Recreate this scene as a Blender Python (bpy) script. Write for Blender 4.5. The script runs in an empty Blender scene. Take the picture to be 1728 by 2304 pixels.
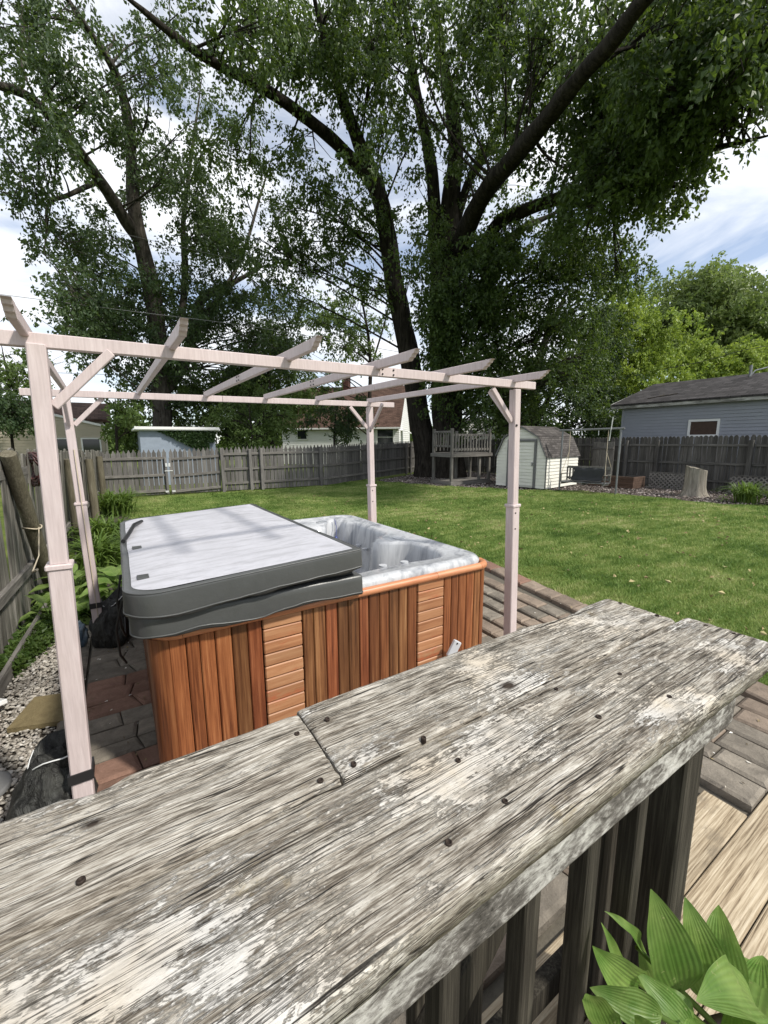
import bpy, bmesh, math, random
import numpy as np
from mathutils import Vector, Matrix, noise as mnoise

random.seed(11)
rng = np.random.default_rng(11)
sc = bpy.context.scene
COL = sc.collection
R = math.radians

# ------------------------------------------------------------------ camera
H = 1.75
F_PX, CX, CY = 940.0, 864.0, 1152.0            # focal length in pixels of a 1728 x 2304 frame
PITCH, YAW, ROLL = R(9.63), R(32.3), R(-0.318)
_fw = Vector((math.sin(YAW) * math.cos(PITCH), math.cos(YAW) * math.cos(PITCH), -math.sin(PITCH)))
_r0 = Vector((math.cos(YAW), -math.sin(YAW), 0)); _u0 = _r0.cross(_fw)
_rt = _r0 * math.cos(ROLL) + _u0 * math.sin(ROLL); _up = _u0 * math.cos(ROLL) - _r0 * math.sin(ROLL)
cam_d = bpy.data.cameras.new("camera"); cam = bpy.data.objects.new("camera", cam_d); COL.objects.link(cam)
cam_d.sensor_fit = 'VERTICAL'; cam_d.sensor_height = 36; cam_d.lens = F_PX / 2304 * 36
cam_d.clip_start = 0.02; cam_d.clip_end = 1500
M = Matrix.Identity(4)
for i, v in enumerate((_rt, _up, -_fw)):
    for j in range(3): M[j][i] = v[j]
M.translation = (0, 0, H); cam.matrix_world = M
sc.camera = cam

# ------------------------------------------------------------------ sky, sun, exposure
SUN_AZ, SUN_EL = (0.50, -0.86), R(47)
world = bpy.data.worlds.new("World"); sc.world = world; world.use_nodes = True
wn = world.node_tree; wn.nodes.clear()
def wnode(t): return wn.nodes.new(t)
sky = wnode('ShaderNodeTexSky'); sky.sky_type = 'NISHITA'; sky.sun_disc = False
sky.sun_elevation = SUN_EL; sky.sun_rotation = math.atan2(SUN_AZ[0], SUN_AZ[1])
sky.air_density = 1.0; sky.dust_density = 0.3; sky.ozone_density = 4.0
tc = wnode('ShaderNodeTexCoord')
mp = wnode('ShaderNodeMapping'); mp.inputs['Scale'].default_value = (1.0, 1.0, 3.2); mp.inputs['Rotation'].default_value = (R(8), R(-14), R(20))
mp.inputs['Location'].default_value = (15.0, 1.0, 8.0)
wn.links.new(tc.outputs['Generated'], mp.inputs['Vector'])
cn = wnode('ShaderNodeTexNoise'); cn.inputs['Scale'].default_value = 2.1; cn.inputs['Detail'].default_value = 9; cn.inputs['Roughness'].default_value = 0.56; cn.inputs['Distortion'].default_value = 0.5
wn.links.new(mp.outputs[0], cn.inputs['Vector'])
cr = wnode('ShaderNodeValToRGB'); cr.color_ramp.elements[0].position = 0.36; cr.color_ramp.elements[1].position = 0.57
cr.color_ramp.elements[0].color = (0.26, 0.26, 0.26, 1)
wn.links.new(cn.outputs['Fac'], cr.inputs[0])
cm = wnode('ShaderNodeMix'); cm.data_type = 'RGBA'
wn.links.new(cr.outputs[0], cm.inputs[0]); wn.links.new(sky.outputs[0], cm.inputs[6]); cm.inputs[7].default_value = (7.6, 7.8, 8.1, 1)
bg = wnode('ShaderNodeBackground'); bg.inputs['Strength'].default_value = 0.14
wo = wnode('ShaderNodeOutputWorld')
wn.links.new(cm.outputs[2], bg.inputs['Color']); wn.links.new(bg.outputs[0], wo.inputs['Surface'])

sun_d = bpy.data.lights.new("sun", 'SUN'); sun_d.energy = 4.2; sun_d.angle = R(4.0); sun_d.color = (1.0, 0.95, 0.86)
sun = bpy.data.objects.new("sun", sun_d); COL.objects.link(sun)
_s = Vector((SUN_AZ[0] * math.cos(SUN_EL), SUN_AZ[1] * math.cos(SUN_EL), math.sin(SUN_EL))).normalized()
sun.rotation_euler = _s.to_track_quat('Z', 'Y').to_euler()
vs = sc.view_settings; vs.view_transform = 'Standard'; vs.look = 'None'; vs.exposure = 0.15; vs.gamma = 1.0; vs.use_curve_mapping = False

# ------------------------------------------------------------------ small helpers
def at(x, y, d):
    """a point seen at (x, y) of the 1659 x 2212 view, d metres away in plan"""
    k = 1728 / 1659
    r = _fw + _rt * ((x * k - CX) / F_PX) - _up * ((y * k - CY) / F_PX)
    s = d / math.hypot(r.x, r.y)
    return Vector((r.x * s, r.y * s, H + r.z * s))

WM = {}
def link(o, parent=None):
    COL.objects.link(o)
    if parent is not None: o.parent = parent
    return o
def tag(o, label=None, cat=None, group=None, kind=None):
    if label: o['label'] = label
    if cat: o['category'] = cat
    if group: o['group'] = group
    if kind: o['kind'] = kind
    return o
def empty(name, loc, rz=0, label=None, cat=None, group=None, kind=None):
    o = bpy.data.objects.new(name, None); o.empty_display_size = 0.1
    o.location = loc; o.rotation_euler = (0, 0, rz); link(o)
    WM[o.name] = Matrix.Translation(Vector(loc)) @ Matrix.Rotation(rz, 4, 'Z')
    return tag(o, label, cat, group, kind)
def place(name, me, mat, parent=None, loc=(0, 0, 0), rot=(0, 0, 0), scale=(1, 1, 1)):
    """a mesh object at a place given in the coordinates of its parent"""
    o = bpy.data.objects.new(name, me); link(o, parent)
    o.location = loc; o.rotation_euler = rot; o.scale = scale
    if mat is not None and not me.materials: me.materials.append(mat)
    pm = WM[parent.name] if parent is not None else Matrix.Identity(4)
    from mathutils import Euler
    WM[o.name] = pm @ Matrix.LocRotScale(Vector(loc), Euler(rot), Vector(scale))
    return o
def np_mesh(name, verts, faces, smooth=False):
    """faces: (n, k) array of vertex indices, all of k corners"""
    verts = np.asarray(verts, np.float32).reshape(-1, 3); faces = np.asarray(faces, np.int32)
    me = bpy.data.meshes.new(name)
    n, k = faces.shape
    me.vertices.add(len(verts)); me.vertices.foreach_set('co', verts.ravel())
    me.loops.add(n * k); me.loops.foreach_set('vertex_index', faces.ravel())
    me.polygons.add(n); me.polygons.foreach_set('loop_start', np.arange(0, n * k, k, dtype=np.int32))
    me.polygons.foreach_set('use_smooth', np.full(n, smooth))
    me.update(calc_edges=True)
    return me

class MB:
    """collects shapes in world (or the parent's local) coordinates and links them as one mesh object"""
    def __init__(s): s.v = []; s.f = []; s.sm = []
    def add(s, vs_, fs, smooth=False):
        b = len(s.v); s.v += [tuple(p) for p in vs_]
        for f in fs: s.f.append(tuple(b + i for i in f)); s.sm.append(smooth)
        return s
    def box(s, x0, x1, y0, y1, z0, z1, c=0.0):
        return s.obox(Vector(((x0 + x1) / 2, (y0 + y1) / 2, (z0 + z1) / 2)), (abs(x1 - x0), abs(y1 - y0), abs(z1 - z0)), Matrix.Identity(3), c)
    def obox(s, cen, size, rot, c=0.0):
        hx, hy, hz = (q / 2 for q in size)
        if c <= 0:
            P = [(sx * hx, sy * hy, sz * hz) for sx in (-1, 1) for sy in (-1, 1) for sz in (-1, 1)]
            F = [(0, 1, 3, 2), (4, 6, 7, 5), (0, 4, 5, 1), (2, 3, 7, 6), (0, 2, 6, 4), (1, 5, 7, 3)]
        else:
            c = min(c, hx * .49, hy * .49, hz * .49)
            P, idx = [], {}
            for sx in (-1, 1):
                for sy in (-1, 1):
                    for sz in (-1, 1):
                        for a in range(3):
                            q = [sx * (hx - c), sy * (hy - c), sz * (hz - c)]
                            q[a] = (sx * hx, sy * hy, sz * hz)[a]
                            idx[sx, sy, sz, a] = len(P); P.append(tuple(q))
            F = []
            for a in range(3):
                b_, c_ = (a + 1) % 3, (a + 2) % 3
                for sg in (-1, 1):
                    cor = []
                    for u, w in ((-1, -1), (1, -1), (1, 1), (-1, 1)):
                        k = [0, 0, 0]; k[a] = sg; k[b_] = u; k[c_] = w
                        cor.append(idx[k[0], k[1], k[2], a])
                    F.append(tuple(cor if sg > 0 else cor[::-1]))
            for a in range(3):
                b_, c_ = (a + 1) % 3, (a + 2) % 3
                for s1 in (-1, 1):
                    for s2 in (-1, 1):
                        def kk(t, ax):
                            k = [0, 0, 0]; k[a] = t; k[b_] = s1; k[c_] = s2
                            return idx[k[0], k[1], k[2], ax]
                        q = (kk(-1, b_), kk(1, b_), kk(1, c_), kk(-1, c_))
                        F.append(q if s1 * s2 > 0 else q[::-1])
            for sx in (-1, 1):
                for sy in (-1, 1):
                    for sz in (-1, 1):
                        q = (idx[sx, sy, sz, 0], idx[sx, sy, sz, 1], idx[sx, sy, sz, 2])
                        F.append(q if sx * sy * sz > 0 else q[::-1])
        cen = Vector(cen)
        return s.add([cen + rot @ Vector(p) for p in P], F)
    def bar(s, a, b, w, h, c=0.0, up=Vector((0, 0, 1))):
        """a beam from a to b, w wide and h tall"""
        a, b = Vector(a), Vector(b); d = (b - a); L = d.length; d.normalize()
        if abs(d.dot(up)) > .97: up = Vector((0, 1, 0))
        y = up.cross(d).normalized(); z = d.cross(y)
        m = Matrix((d, y, z)).transposed()
        return s.obox((a + b) / 2, (L, w, h), m, c)
    def tube(s, pts, rad, n=8, cap=True, smooth=True, wob=0.0):
        pts = [Vector(p) for p in pts]; k = len(pts)
        rads = rad if hasattr(rad, '__len__') else [rad] * k
        rings = []; ref = Vector((0.31, 0.17, 0.93)).normalized()
        for i, p in enumerate(pts):
            t = (pts[min(i + 1, k - 1)] - pts[max(i - 1, 0)])
            t = t.normalized() if t.length > 1e-9 else Vector((0, 0, 1))
            if abs(t.dot(ref)) > .98: ref = Vector((1, 0.1, 0)).normalized()
            x = (ref - t * ref.dot(t)).normalized(); y = t.cross(x); ref = x
            ring = []
            for j in range(n):
                a = 2 * math.pi * j / n
                rr = rads[i]
                if wob: rr *= 1 + wob * mnoise.noise(Vector((p.x * 1.3 + math.cos(a) * 1.7, p.y * 1.3 + math.sin(a) * 1.7, p.z * .6)))
                ring.append(p + x * (rr * math.cos(a)) + y * (rr * math.sin(a)))
            rings.append(ring)
        V = [q for r_ in rings for q in r_]
        F = [(i * n + j, i * n + (j + 1) % n, (i + 1) * n + (j + 1) % n, (i + 1) * n + j) for i in range(k - 1) for j in range(n)]
        s.add(V, F, smooth)
        if cap:
            s.add(rings[0], [tuple(range(n))[::-1]]); s.add(rings[-1], [tuple(range(n))])
        return s
    def prism(s, poly, vec):
        """a polygon (3-D points) pushed along vec"""
        poly = [Vector(p) for p in poly]; vec = Vector(vec); n = len(poly)
        V = poly + [p + vec for p in poly]
        F = [tuple(range(n))[::-1], tuple(range(n, 2 * n))] + [(i, (i + 1) % n, n + (i + 1) % n, n + i) for i in range(n)]
        return s.add(V, F)
    def build(s, name, mat, parent=None, local=False, smooth=None):
        V = np.array(s.v, np.float32)
        lo, hi = V.min(0), V.max(0); c = (lo + hi) / 2
        me = bpy.data.meshes.new(name); me.from_pydata((V - c).tolist(), [], s.f)
        me.polygons.foreach_set('use_smooth', [bool(smooth) if smooth is not None else q for q in s.sm]); me.update()
        bm = bmesh.new(); bm.from_mesh(me); bmesh.ops.recalc_face_normals(bm, faces=bm.faces); bm.to_mesh(me); bm.free()
        me.materials.append(mat)
        o = bpy.data.objects.new(name, me); link(o, parent)
        cw = Matrix.Translation(Vector([float(q) for q in c]))
        if parent is None: o.location = cw.translation; WM[o.name] = cw
        elif local: o.location = cw.translation; WM[o.name] = WM[parent.name] @ cw
        else:
            lm = WM[parent.name].inverted() @ cw
            o.matrix_local = lm; WM[o.name] = cw
        return o

def spline(pts, per=5):
    """Catmull-Rom through rows of numbers"""
    P = [np.array(p, float) for p in pts]; out = []
    for i in range(len(P) - 1):
        p0, p1, p2, p3 = P[max(i - 1, 0)], P[i], P[i + 1], P[min(i + 2, len(P) - 1)]
        for t in np.linspace(0, 1, per, endpoint=False):
            out.append(.5 * ((2 * p1) + (-p0 + p2) * t + (2 * p0 - 5 * p1 + 4 * p2 - p3) * t * t + (-p0 + 3 * p1 - 3 * p2 + p3) * t ** 3))
    out.append(P[-1]); return out

# ------------------------------------------------------------------ materials
class NT:
    def __init__(s, name):
        s.m = bpy.data.materials.new(name); s.m.use_nodes = True; s.t = s.m.node_tree
        s.b = s.t.nodes['Principled BSDF']; s.out = s.t.nodes['Material Output']
        s._co = s.t.nodes.new('ShaderNodeTexCoord'); s._oi = None
    def n(s, typ, ins=None, **props):
        q = s.t.nodes.new(typ)
        for k, v in props.items(): setattr(q, k, v)
        for k, v in (ins or {}).items(): s.set(q.inputs[k], v)
        return q
    def set(s, sock, v):
        if isinstance(v, bpy.types.NodeSocket): s.t.links.new(v, sock)
        else:
            if sock.type == 'RGBA' and len(v) == 3: v = (*v, 1)
            sock.default_value = v
    def P(s, **kw):
        for k, v in kw.items(): s.set(s.b.inputs[k.replace('_', ' ')], v)
    def co(s, vary=False, kind='Object'):
        c = s._co.outputs[kind]
        if vary:
            r = s.rnd(); v = s.n('ShaderNodeCombineXYZ', {0: s.m_('MULTIPLY', r, 37.), 1: s.m_('MULTIPLY', r, 61.), 2: s.m_('MULTIPLY', r, 23.)})
            return s.n('ShaderNodeVectorMath', {0: c, 1: v.outputs[0]}, operation='ADD').outputs[0]
        return c
    def rnd(s):
        if s._oi is None: s._oi = s.t.nodes.new('ShaderNodeObjectInfo')
        return s._oi.outputs['Random']
    def m_(s, op, a, b=0.0, c=None, clamp=False):
        ins = {0: a, 1: b}
        if c is not None: ins[2] = c
        return s.n('ShaderNodeMath', ins, operation=op, use_clamp=clamp).outputs[0]
    def map(s, vec, scale=(1, 1, 1), loc=(0, 0, 0), rot=(0, 0, 0)):
        return s.n('ShaderNodeMapping', {'Vector': vec, 'Scale': scale, 'Location': loc, 'Rotation': rot}).outputs[0]
    def noise(s, vec, scale, detail=4, rough=.55, dist=0.0):
        return s.n('ShaderNodeTexNoise', {'Vector': vec, 'Scale': scale, 'Detail': detail, 'Roughness': rough, 'Distortion': dist}).outputs['Fac']
    def vor(s, vec, scale, feature='F1', out='Distance'):
        return s.n('ShaderNodeTexVoronoi', {'Vector': vec, 'Scale': scale}, feature=feature).outputs[out]
    def ramp(s, fac, stops, interp='LINEAR'):
        q = s.n('ShaderNodeValToRGB', {0: fac}); e = q.color_ramp.elements; q.color_ramp.interpolation = interp
        while len(e) < len(stops): e.new(.5)
        for el, (p, c) in zip(e, stops):
            el.position = p; el.color = (c, c, c, 1) if not hasattr(c, '__len__') else (*c, 1)
        return q.outputs[0]
    def mix(s, fac, a, b, blend='MIX'):
        q = s.n('ShaderNodeMix', None, data_type='RGBA', blend_type=blend)
        s.set(q.inputs[0], fac); s.set(q.inputs[6], a); s.set(q.inputs[7], b); return q.outputs[2]
    def bump(s, h, strength=.4, dist=.01, normal=None):
        ins = {'Height': h, 'Strength': strength, 'Distance': dist}
        if normal is not None: ins['Normal'] = normal
        return s.n('ShaderNodeBump', ins).outputs[0]
    def val(s, col, v):
        """col with its brightness scaled by v"""
        return s.n('ShaderNodeHueSaturation', {'Color': col, 'Value': v}).outputs[0]

AX = {'x': 0, 'y': 1, 'z': 2}
def stretch(axis, along, across):
    q = [across] * 3; q[AX[axis]] = along; return tuple(q)

def wood(name, stops, axis='x', along=1.0, across=26.0, scale=6.0, rough=.8, bump=.5, bdist=.004, var=.35, patch=None, spec=.25):
    s = NT(name); c = s.co(True)
    g = s.noise(s.map(c, stretch(axis, along, across)), scale, 8, .68, .35)
    g2 = s.noise(s.map(c, stretch(axis, along * .5, across * .25)), scale, 4, .6, .8)
    f = s.m_('ADD', s.m_('MULTIPLY', g, .65), s.m_('MULTIPLY', g2, .35))
    col = s.ramp(f, stops)
    big = s.noise(c, 2.3, 4, .6)
    col = s.val(col, s.m_('ADD', s.m_('MULTIPLY', big, .5), .75))
    col = s.val(col, s.m_('ADD', s.m_('MULTIPLY', s.rnd(), var), 1 - var / 2))
    if patch:
        pcol, th, psc = patch
        pm = s.ramp(s.noise(s.map(c, stretch(axis, .35, 1.0)), psc, 8, .7), [(th, 0), (th + .08, 1)])
        col = s.mix(s.m_('MULTIPLY', pm, .8), col, pcol)
    s.P(Base_Color=col, Roughness=rough, Specular_IOR_Level=spec, Normal=s.bump(f, bump, bdist))
    return s.m

def plain(name, col, rough=.6, metal=0, var=0.0, nscale=None, amount=.25, bump=0.0, spec=.5, coat=0):
    s = NT(name); c = col
    if nscale:
        f = s.noise(s.co(True), nscale, 6, .62)
        c = s.val(s.mix(0.0, col, col), s.m_('ADD', s.m_('MULTIPLY', f, amount * 2), 1 - amount))
        if bump: s.P(Normal=s.bump(f, bump, .01))
    if var:
        c = s.val(c if not isinstance(c, tuple) else s.mix(0.0, col, col), s.m_('ADD', s.m_('MULTIPLY', s.rnd(), var), 1 - var / 2))
    s.P(Base_Color=c, Roughness=rough, Metallic=metal, Specular_IOR_Level=spec)
    return s.m

def leaf_mat(name, c1, c2, trans=.45, rough=.5, tcol=None, spec=.35):
    s = NT(name)
    geo = s.n('ShaderNodeNewGeometry')
    r = geo.outputs['Random Per Island']
    big = s.noise(s.co(kind='Object'), .45, 3, .5)
    f = s.m_('ADD', s.m_('MULTIPLY', r, .6), s.m_('MULTIPLY', s.ramp(big, [(.35, 0), (.65, 1)]), .4))
    col = s.mix(f, c1, c2)
    s.P(Base_Color=col, Roughness=rough, Specular_IOR_Level=spec)
    tr = s.n('ShaderNodeBsdfTranslucent', {'Color': s.mix(.5, s.val(col, 1.5), tcol or (.22, .32, .03))})
    mx = s.n('ShaderNodeMixShader', {0: trans, 1: s.b.outputs[0], 2: tr.outputs[0]})
    s.t.links.new(mx.outputs[0], s.out.inputs['Surface'])
    return s.m

mt = {}
mt['fence_z'] = wood('fence_grey_upright', [(.3, (.05, .047, .043)), (.5, (.125, .118, .11)), (.68, (.23, .22, .205))], 'z', .5, 12, 5, var=.55, bump=.6)
mt['fence_x'] = wood('fence_grey_lying', [(.3, (.06, .055, .05)), (.5, (.15, .14, .128)), (.68, (.26, .245, .225))], 'x', .5, 12, 5, var=.3)
mt['fence_y'] = wood('fence_grey_lying_deep', [(.3, (.06, .055, .05)), (.5, (.15, .14, .128)), (.68, (.26, .245, .225))], 'y', .5, 12, 5, var=.3)
mt['fence_dark'] = wood('fence_dark_upright', [(.3, (.035, .032, .029)), (.5, (.085, .08, .074)), (.70, (.19, .182, .17))], 'z', .5, 10, 5, var=.6, bump=.6)
mt['fence_dark_y'] = wood('fence_dark_lying', [(.3, (.045, .042, .038)), (.5, (.10, .095, .088)), (.68, (.2, .19, .178))], 'y', .5, 10, 5, var=.3)
mt['fence_left'] = wood('fence_left_upright', [(.34, (.04, .037, .031)), (.47, (.12, .112, .097)), (.62, (.25, .237, .21))], 'z', .6, 18, 6, var=.5, bump=1.0, bdist=.006)
mt['round_post'] = wood('round_post_mossy', [(.3, (.045, .038, .024)), (.5, (.13, .115, .078)), (.7, (.24, .22, .165))], 'z', .5, 12, 6, var=.2, bump=.9, bdist=.006)
mt['cedar_z'] = wood('cedar_upright', [(.34, (.05, .014, .006)), (.45, (.145, .046, .017)), (.55, (.235, .085, .032)), (.68, (.35, .165, .073))], 'z', .3, 11, 7, rough=.36, bump=.2, var=.75, spec=.5)
mt['cedar_z2'] = wood('cedar_upright_olive', [(.34, (.05, .018, .007)), (.45, (.14, .054, .021)), (.55, (.23, .10, .039)), (.68, (.37, .195, .09))], 'z', .3, 11, 7, rough=.38, bump=.2, var=.65, spec=.5)
mt['cedar_z3'] = wood('cedar_upright_red', [(.34, (.055, .014, .007)), (.45, (.15, .042, .017)), (.55, (.245, .078, .032)), (.68, (.36, .15, .07))], 'z', .3, 11, 7, rough=.34, bump=.2, var=.6, spec=.5)
mt['cedar_x'] = wood('cedar_lying', [(.28, (.19, .075, .033)), (.46, (.32, .145, .068)), (.62, (.41, .215, .11)), (.78, (.49, .30, .17))], 'x', .5, 10, 5, rough=.5, bump=.12, var=.3, spec=.4, patch=((.36, .085, .035), .57, 5))
mt['cedar_rim'] = wood('cedar_rim', [(.28, (.26, .085, .035)), (.48, (.47, .19, .09)), (.66, (.60, .29, .15))], 'x', .5, 10, 5, rough=.38, bump=.1, var=.2, spec=.5)
mt['deck'] = wood('deck_board', [(.36, (.08, .058, .036)), (.45, (.27, .21, .138)), (.54, (.43, .355, .25)), (.66, (.56, .485, .365))], 'x', .6, 26, 6, rough=.85, bump=.9, var=.25, patch=((.19, .155, .11), .54, 4))
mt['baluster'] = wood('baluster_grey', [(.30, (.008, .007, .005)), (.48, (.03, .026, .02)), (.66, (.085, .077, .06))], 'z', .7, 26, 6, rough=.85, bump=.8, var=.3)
mt['shed_wood'] = wood('play_wood', [(.3, (.06, .056, .05)), (.5, (.145, .137, .123)), (.68, (.25, .238, .215))], 'z', .6, 12, 5, var=.35)
mt['lattice'] = wood('lattice_grey', [(.3, (.10, .092, .085)), (.5, (.2, .188, .175)), (.68, (.3, .285, .265))], 'z', 1, 8, 5, var=.3)
mt['planter'] = wood('planter_brown', [(.3, (.035, .022, .016)), (.5, (.095, .06, .044)), (.68, (.17, .115, .088))], 'y', .6, 10, 5, var=.4)
mt['stump'] = wood('stump_wood', [(.3, (.07, .06, .046)), (.5, (.24, .215, .175)), (.68, (.42, .385, .33))], 'z', .5, 9, 4, bump=1.0, bdist=.02, var=0)

def pergola_mat():
    s = NT('pergola_paint'); c = s.co(True)
    g = s.noise(s.map(c, (14, 14, .9)), 7, 6, .62, .6)
    col = s.ramp(g, [(.3, (.49, .41, .40)), (.55, (.565, .48, .47)), (.75, (.62, .54, .53))])
    d = s.noise(c, 3.1, 5, .6)
    col = s.val(col, s.m_('ADD', s.m_('MULTIPLY', d, .30), .83))
    st = s.ramp(s.noise(s.map(c, (3, 3, .5)), 3.7, 7, .7), [(.55, 0), (.72, 1)])
    col = s.mix(s.m_('MULTIPLY', st, .35), col, (.40, .33, .30))
    s.P(Base_Color=col, Roughness=.55, Specular_IOR_Level=.35, Normal=s.bump(g, .12, .002)); return s.m
mt['pergola'] = pergola_mat()
mt['bolt'] = plain('bolt_dark', (.03, .026, .024), .5, .6)
mt['pergola_edge'] = plain('pergola_edge', (.66, .55, .53), .5)

def rail_mat(name, paint=.5, tone=1.0):
    """old deck paint: grey grained wood under a skin of small cream flakes, long checks along the grain"""
    s = NT(name); c = s.co(True)
    warp = s.noise(s.map(c, (2.2, 5, 5)), 2.2, 3, .5)
    wv = s.n('ShaderNodeCombineXYZ', {1: s.m_('MULTIPLY', warp, .014)}).outputs[0]
    cw = s.n('ShaderNodeVectorMath', {0: c, 1: wv}, operation='ADD').outputs[0]
    grain = s.noise(s.map(cw, (2.0, 30, 30)), 13, 8, .72, .2)
    broad = s.noise(s.map(cw, (1.0, 9, 9)), 5, 6, .62, .5)
    f = s.m_('ADD', s.m_('MULTIPLY', grain, .62), s.m_('MULTIPLY', broad, .38))
    col = s.ramp(f, [(.36, (.032, .027, .021)), (.44, (.15, .127, .10)), (.51, (.35, .318, .267)), (.60, (.59, .557, .495))])
    # flakes: two sizes of ragged island, drawn out along the grain
    zone = s.noise(s.map(c, (.8, 1.8, 1.8)), 4.0, 5, .6)
    p1 = s.noise(s.map(cw, (1.0, 2.6, 2.6)), 34, 6, .66, .6)
    p2 = s.noise(s.map(cw, (1.0, 2.4, 2.4)), 95, 5, .66, .4)
    pn = s.m_('ADD', s.m_('ADD', s.m_('MULTIPLY', p1, .40), s.m_('MULTIPLY', p2, .36)), s.m_('MULTIPLY', grain, .24))
    th = s.m_('SUBTRACT', .5 + (.5 - paint) * .22, s.m_('MULTIPLY', s.m_('SUBTRACT', zone, .5), .85))
    pm = s.m_('MULTIPLY', s.m_('SUBTRACT', pn, th), 20, clamp=True)
    pcol = s.mix(s.ramp(s.noise(c, 6.5, 5, .62), [(.40, 0), (.62, 1)]), (.67, .65, .61), (.60, .53, .43))
    pcol = s.val(pcol, s.m_('ADD', s.m_('MULTIPLY', p2, .5), .74))
    col = s.mix(s.m_('MULTIPLY', pm, .72), col, pcol)
    mil = s.ramp(s.noise(s.map(c, (1.0, 2.2, 2.2)), 8.5, 10, .76), [(.54, 0), (.64, 1)])
    col = s.mix(s.m_('MULTIPLY', mil, .5), col, (.10, .088, .07))
    och = s.ramp(s.noise(c, 10, 8, .68), [(.62, 0), (.69, 1)])
    col = s.mix(s.m_('MULTIPLY', och, .4), col, (.25, .19, .085))
    ck = s.noise(s.map(cw, (.22, 14, 14)), 4.2, 2, .5)
    ckd = s.m_('ABSOLUTE', s.m_('SUBTRACT', ck, .5))
    gate = s.ramp(s.noise(s.map(c, (1.2, 6, 6)), 3.3, 3, .5), [(.42, 0), (.52, 1)])
    line = s.m_('MULTIPLY', s.ramp(ckd, [(.0055, 1), (.011, 0)]), gate)
    fine = s.noise(s.map(cw, (.6, 30, 30)), 7, 3, .6)
    fl = s.ramp(s.m_('ABSOLUTE', s.m_('SUBTRACT', fine, .46)), [(.006, 1), (.02, 0)])
    fg = s.ramp(s.noise(s.map(c, (1.5, 5, 5)), 5, 3, .5), [(.42, 0), (.6, 1)])
    fl = s.m_('MULTIPLY', s.m_('MULTIPLY', fl, fg), .8)
    dk = s.m_('MAXIMUM', line, fl)
    col = s.mix(s.m_('MULTIPLY', dk, .92), col, (.014, .012, .010))
    # knots: a dark eye with rings pulled round it
    for kx, ky, kr in KNOTS.get(name, ()):
        d = s.n('ShaderNodeVectorMath', {0: s.map(s._co.outputs['Object'], (1, 1.7, 0), (-kx, -ky * 1.7, 0))}, operation='LENGTH').outputs['Value']
        dn = s.m_('ADD', d, s.m_('MULTIPLY', s.m_('SUBTRACT', p1, .5), kr * .5))
        eye = s.ramp(dn, [(kr * .35, 1), (kr * .8, 0)]) if False else s.m_('SUBTRACT', 1.0, s.m_('DIVIDE', dn, kr), clamp=True)
        ringv = s.m_('MULTIPLY', s.m_('ABSOLUTE', s.m_('SINE', s.m_('MULTIPLY', dn, 420.0))), s.m_('SUBTRACT', 1.0, s.m_('DIVIDE', dn, kr * 1.8), clamp=True))
        col = s.mix(s.m_('MULTIPLY', ringv, .6), col, (.09, .07, .05)); col = s.mix(s.m_('MULTIPLY', eye, 1.5, clamp=True), col, (.045, .034, .026))
    if tone != 1: col = s.val(col, tone)
    h = s.m_('SUBTRACT', s.m_('ADD', s.m_('MULTIPLY', f, .9), s.m_('MULTIPLY', pm, .45)), s.m_('MULTIPLY', dk, 1.4))
    s.P(Base_Color=col, Roughness=.86, Specular_IOR_Level=.2, Normal=s.bump(h, 1.0, .0035)); return s.m
KNOTS = {'weathered_cap_right': ((-.126, -.066, .026),), 'weathered_cap_left': ((.285, .02, .016), (.29, .085, .022))}
mt['cap_a'] = rail_mat('weathered_cap_right', .50)
mt['cap_c'] = rail_mat('weathered_cap_front', .47)
mt['cap_b'] = rail_mat('weathered_cap_left', .24)
def apron_mat():
    s = NT('mildewed_white_paint'); c = s.co(True)
    a = s.noise(s.map(c, (1.0, 2.6, 2.6)), 26, 10, .76, .5)
    b = s.noise(c, 8, 7, .65, .4)
    m = s.m_('ADD', s.m_('MULTIPLY', a, .6), s.m_('MULTIPLY', b, .4))
    col = s.ramp(m, [(.38, (.025, .023, .02)), (.47, (.13, .12, .11)), (.55, (.42, .41, .385)), (.66, (.66, .65, .62))])
    sp = s.ramp(s.vor(s.map(c, (1, 1.4, 1.4)), 55), [(.09, 1), (.16, 0)])
    spg = s.ramp(s.noise(c, 12, 3, .5), [(.5, 0), (.58, 1)])
    col = s.mix(s.m_('MULTIPLY', s.m_('MULTIPLY', sp, spg), .85), col, (.03, .026, .022))
    s.P(Base_Color=col, Roughness=.75, Specular_IOR_Level=.3, Normal=s.bump(m, .5, .004)); return s.m
mt['apron'] = apron_mat()
mt['screw'] = plain('rusty_screw', (.035, .024, .018), .7, .5, nscale=300, amount=.4)

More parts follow.
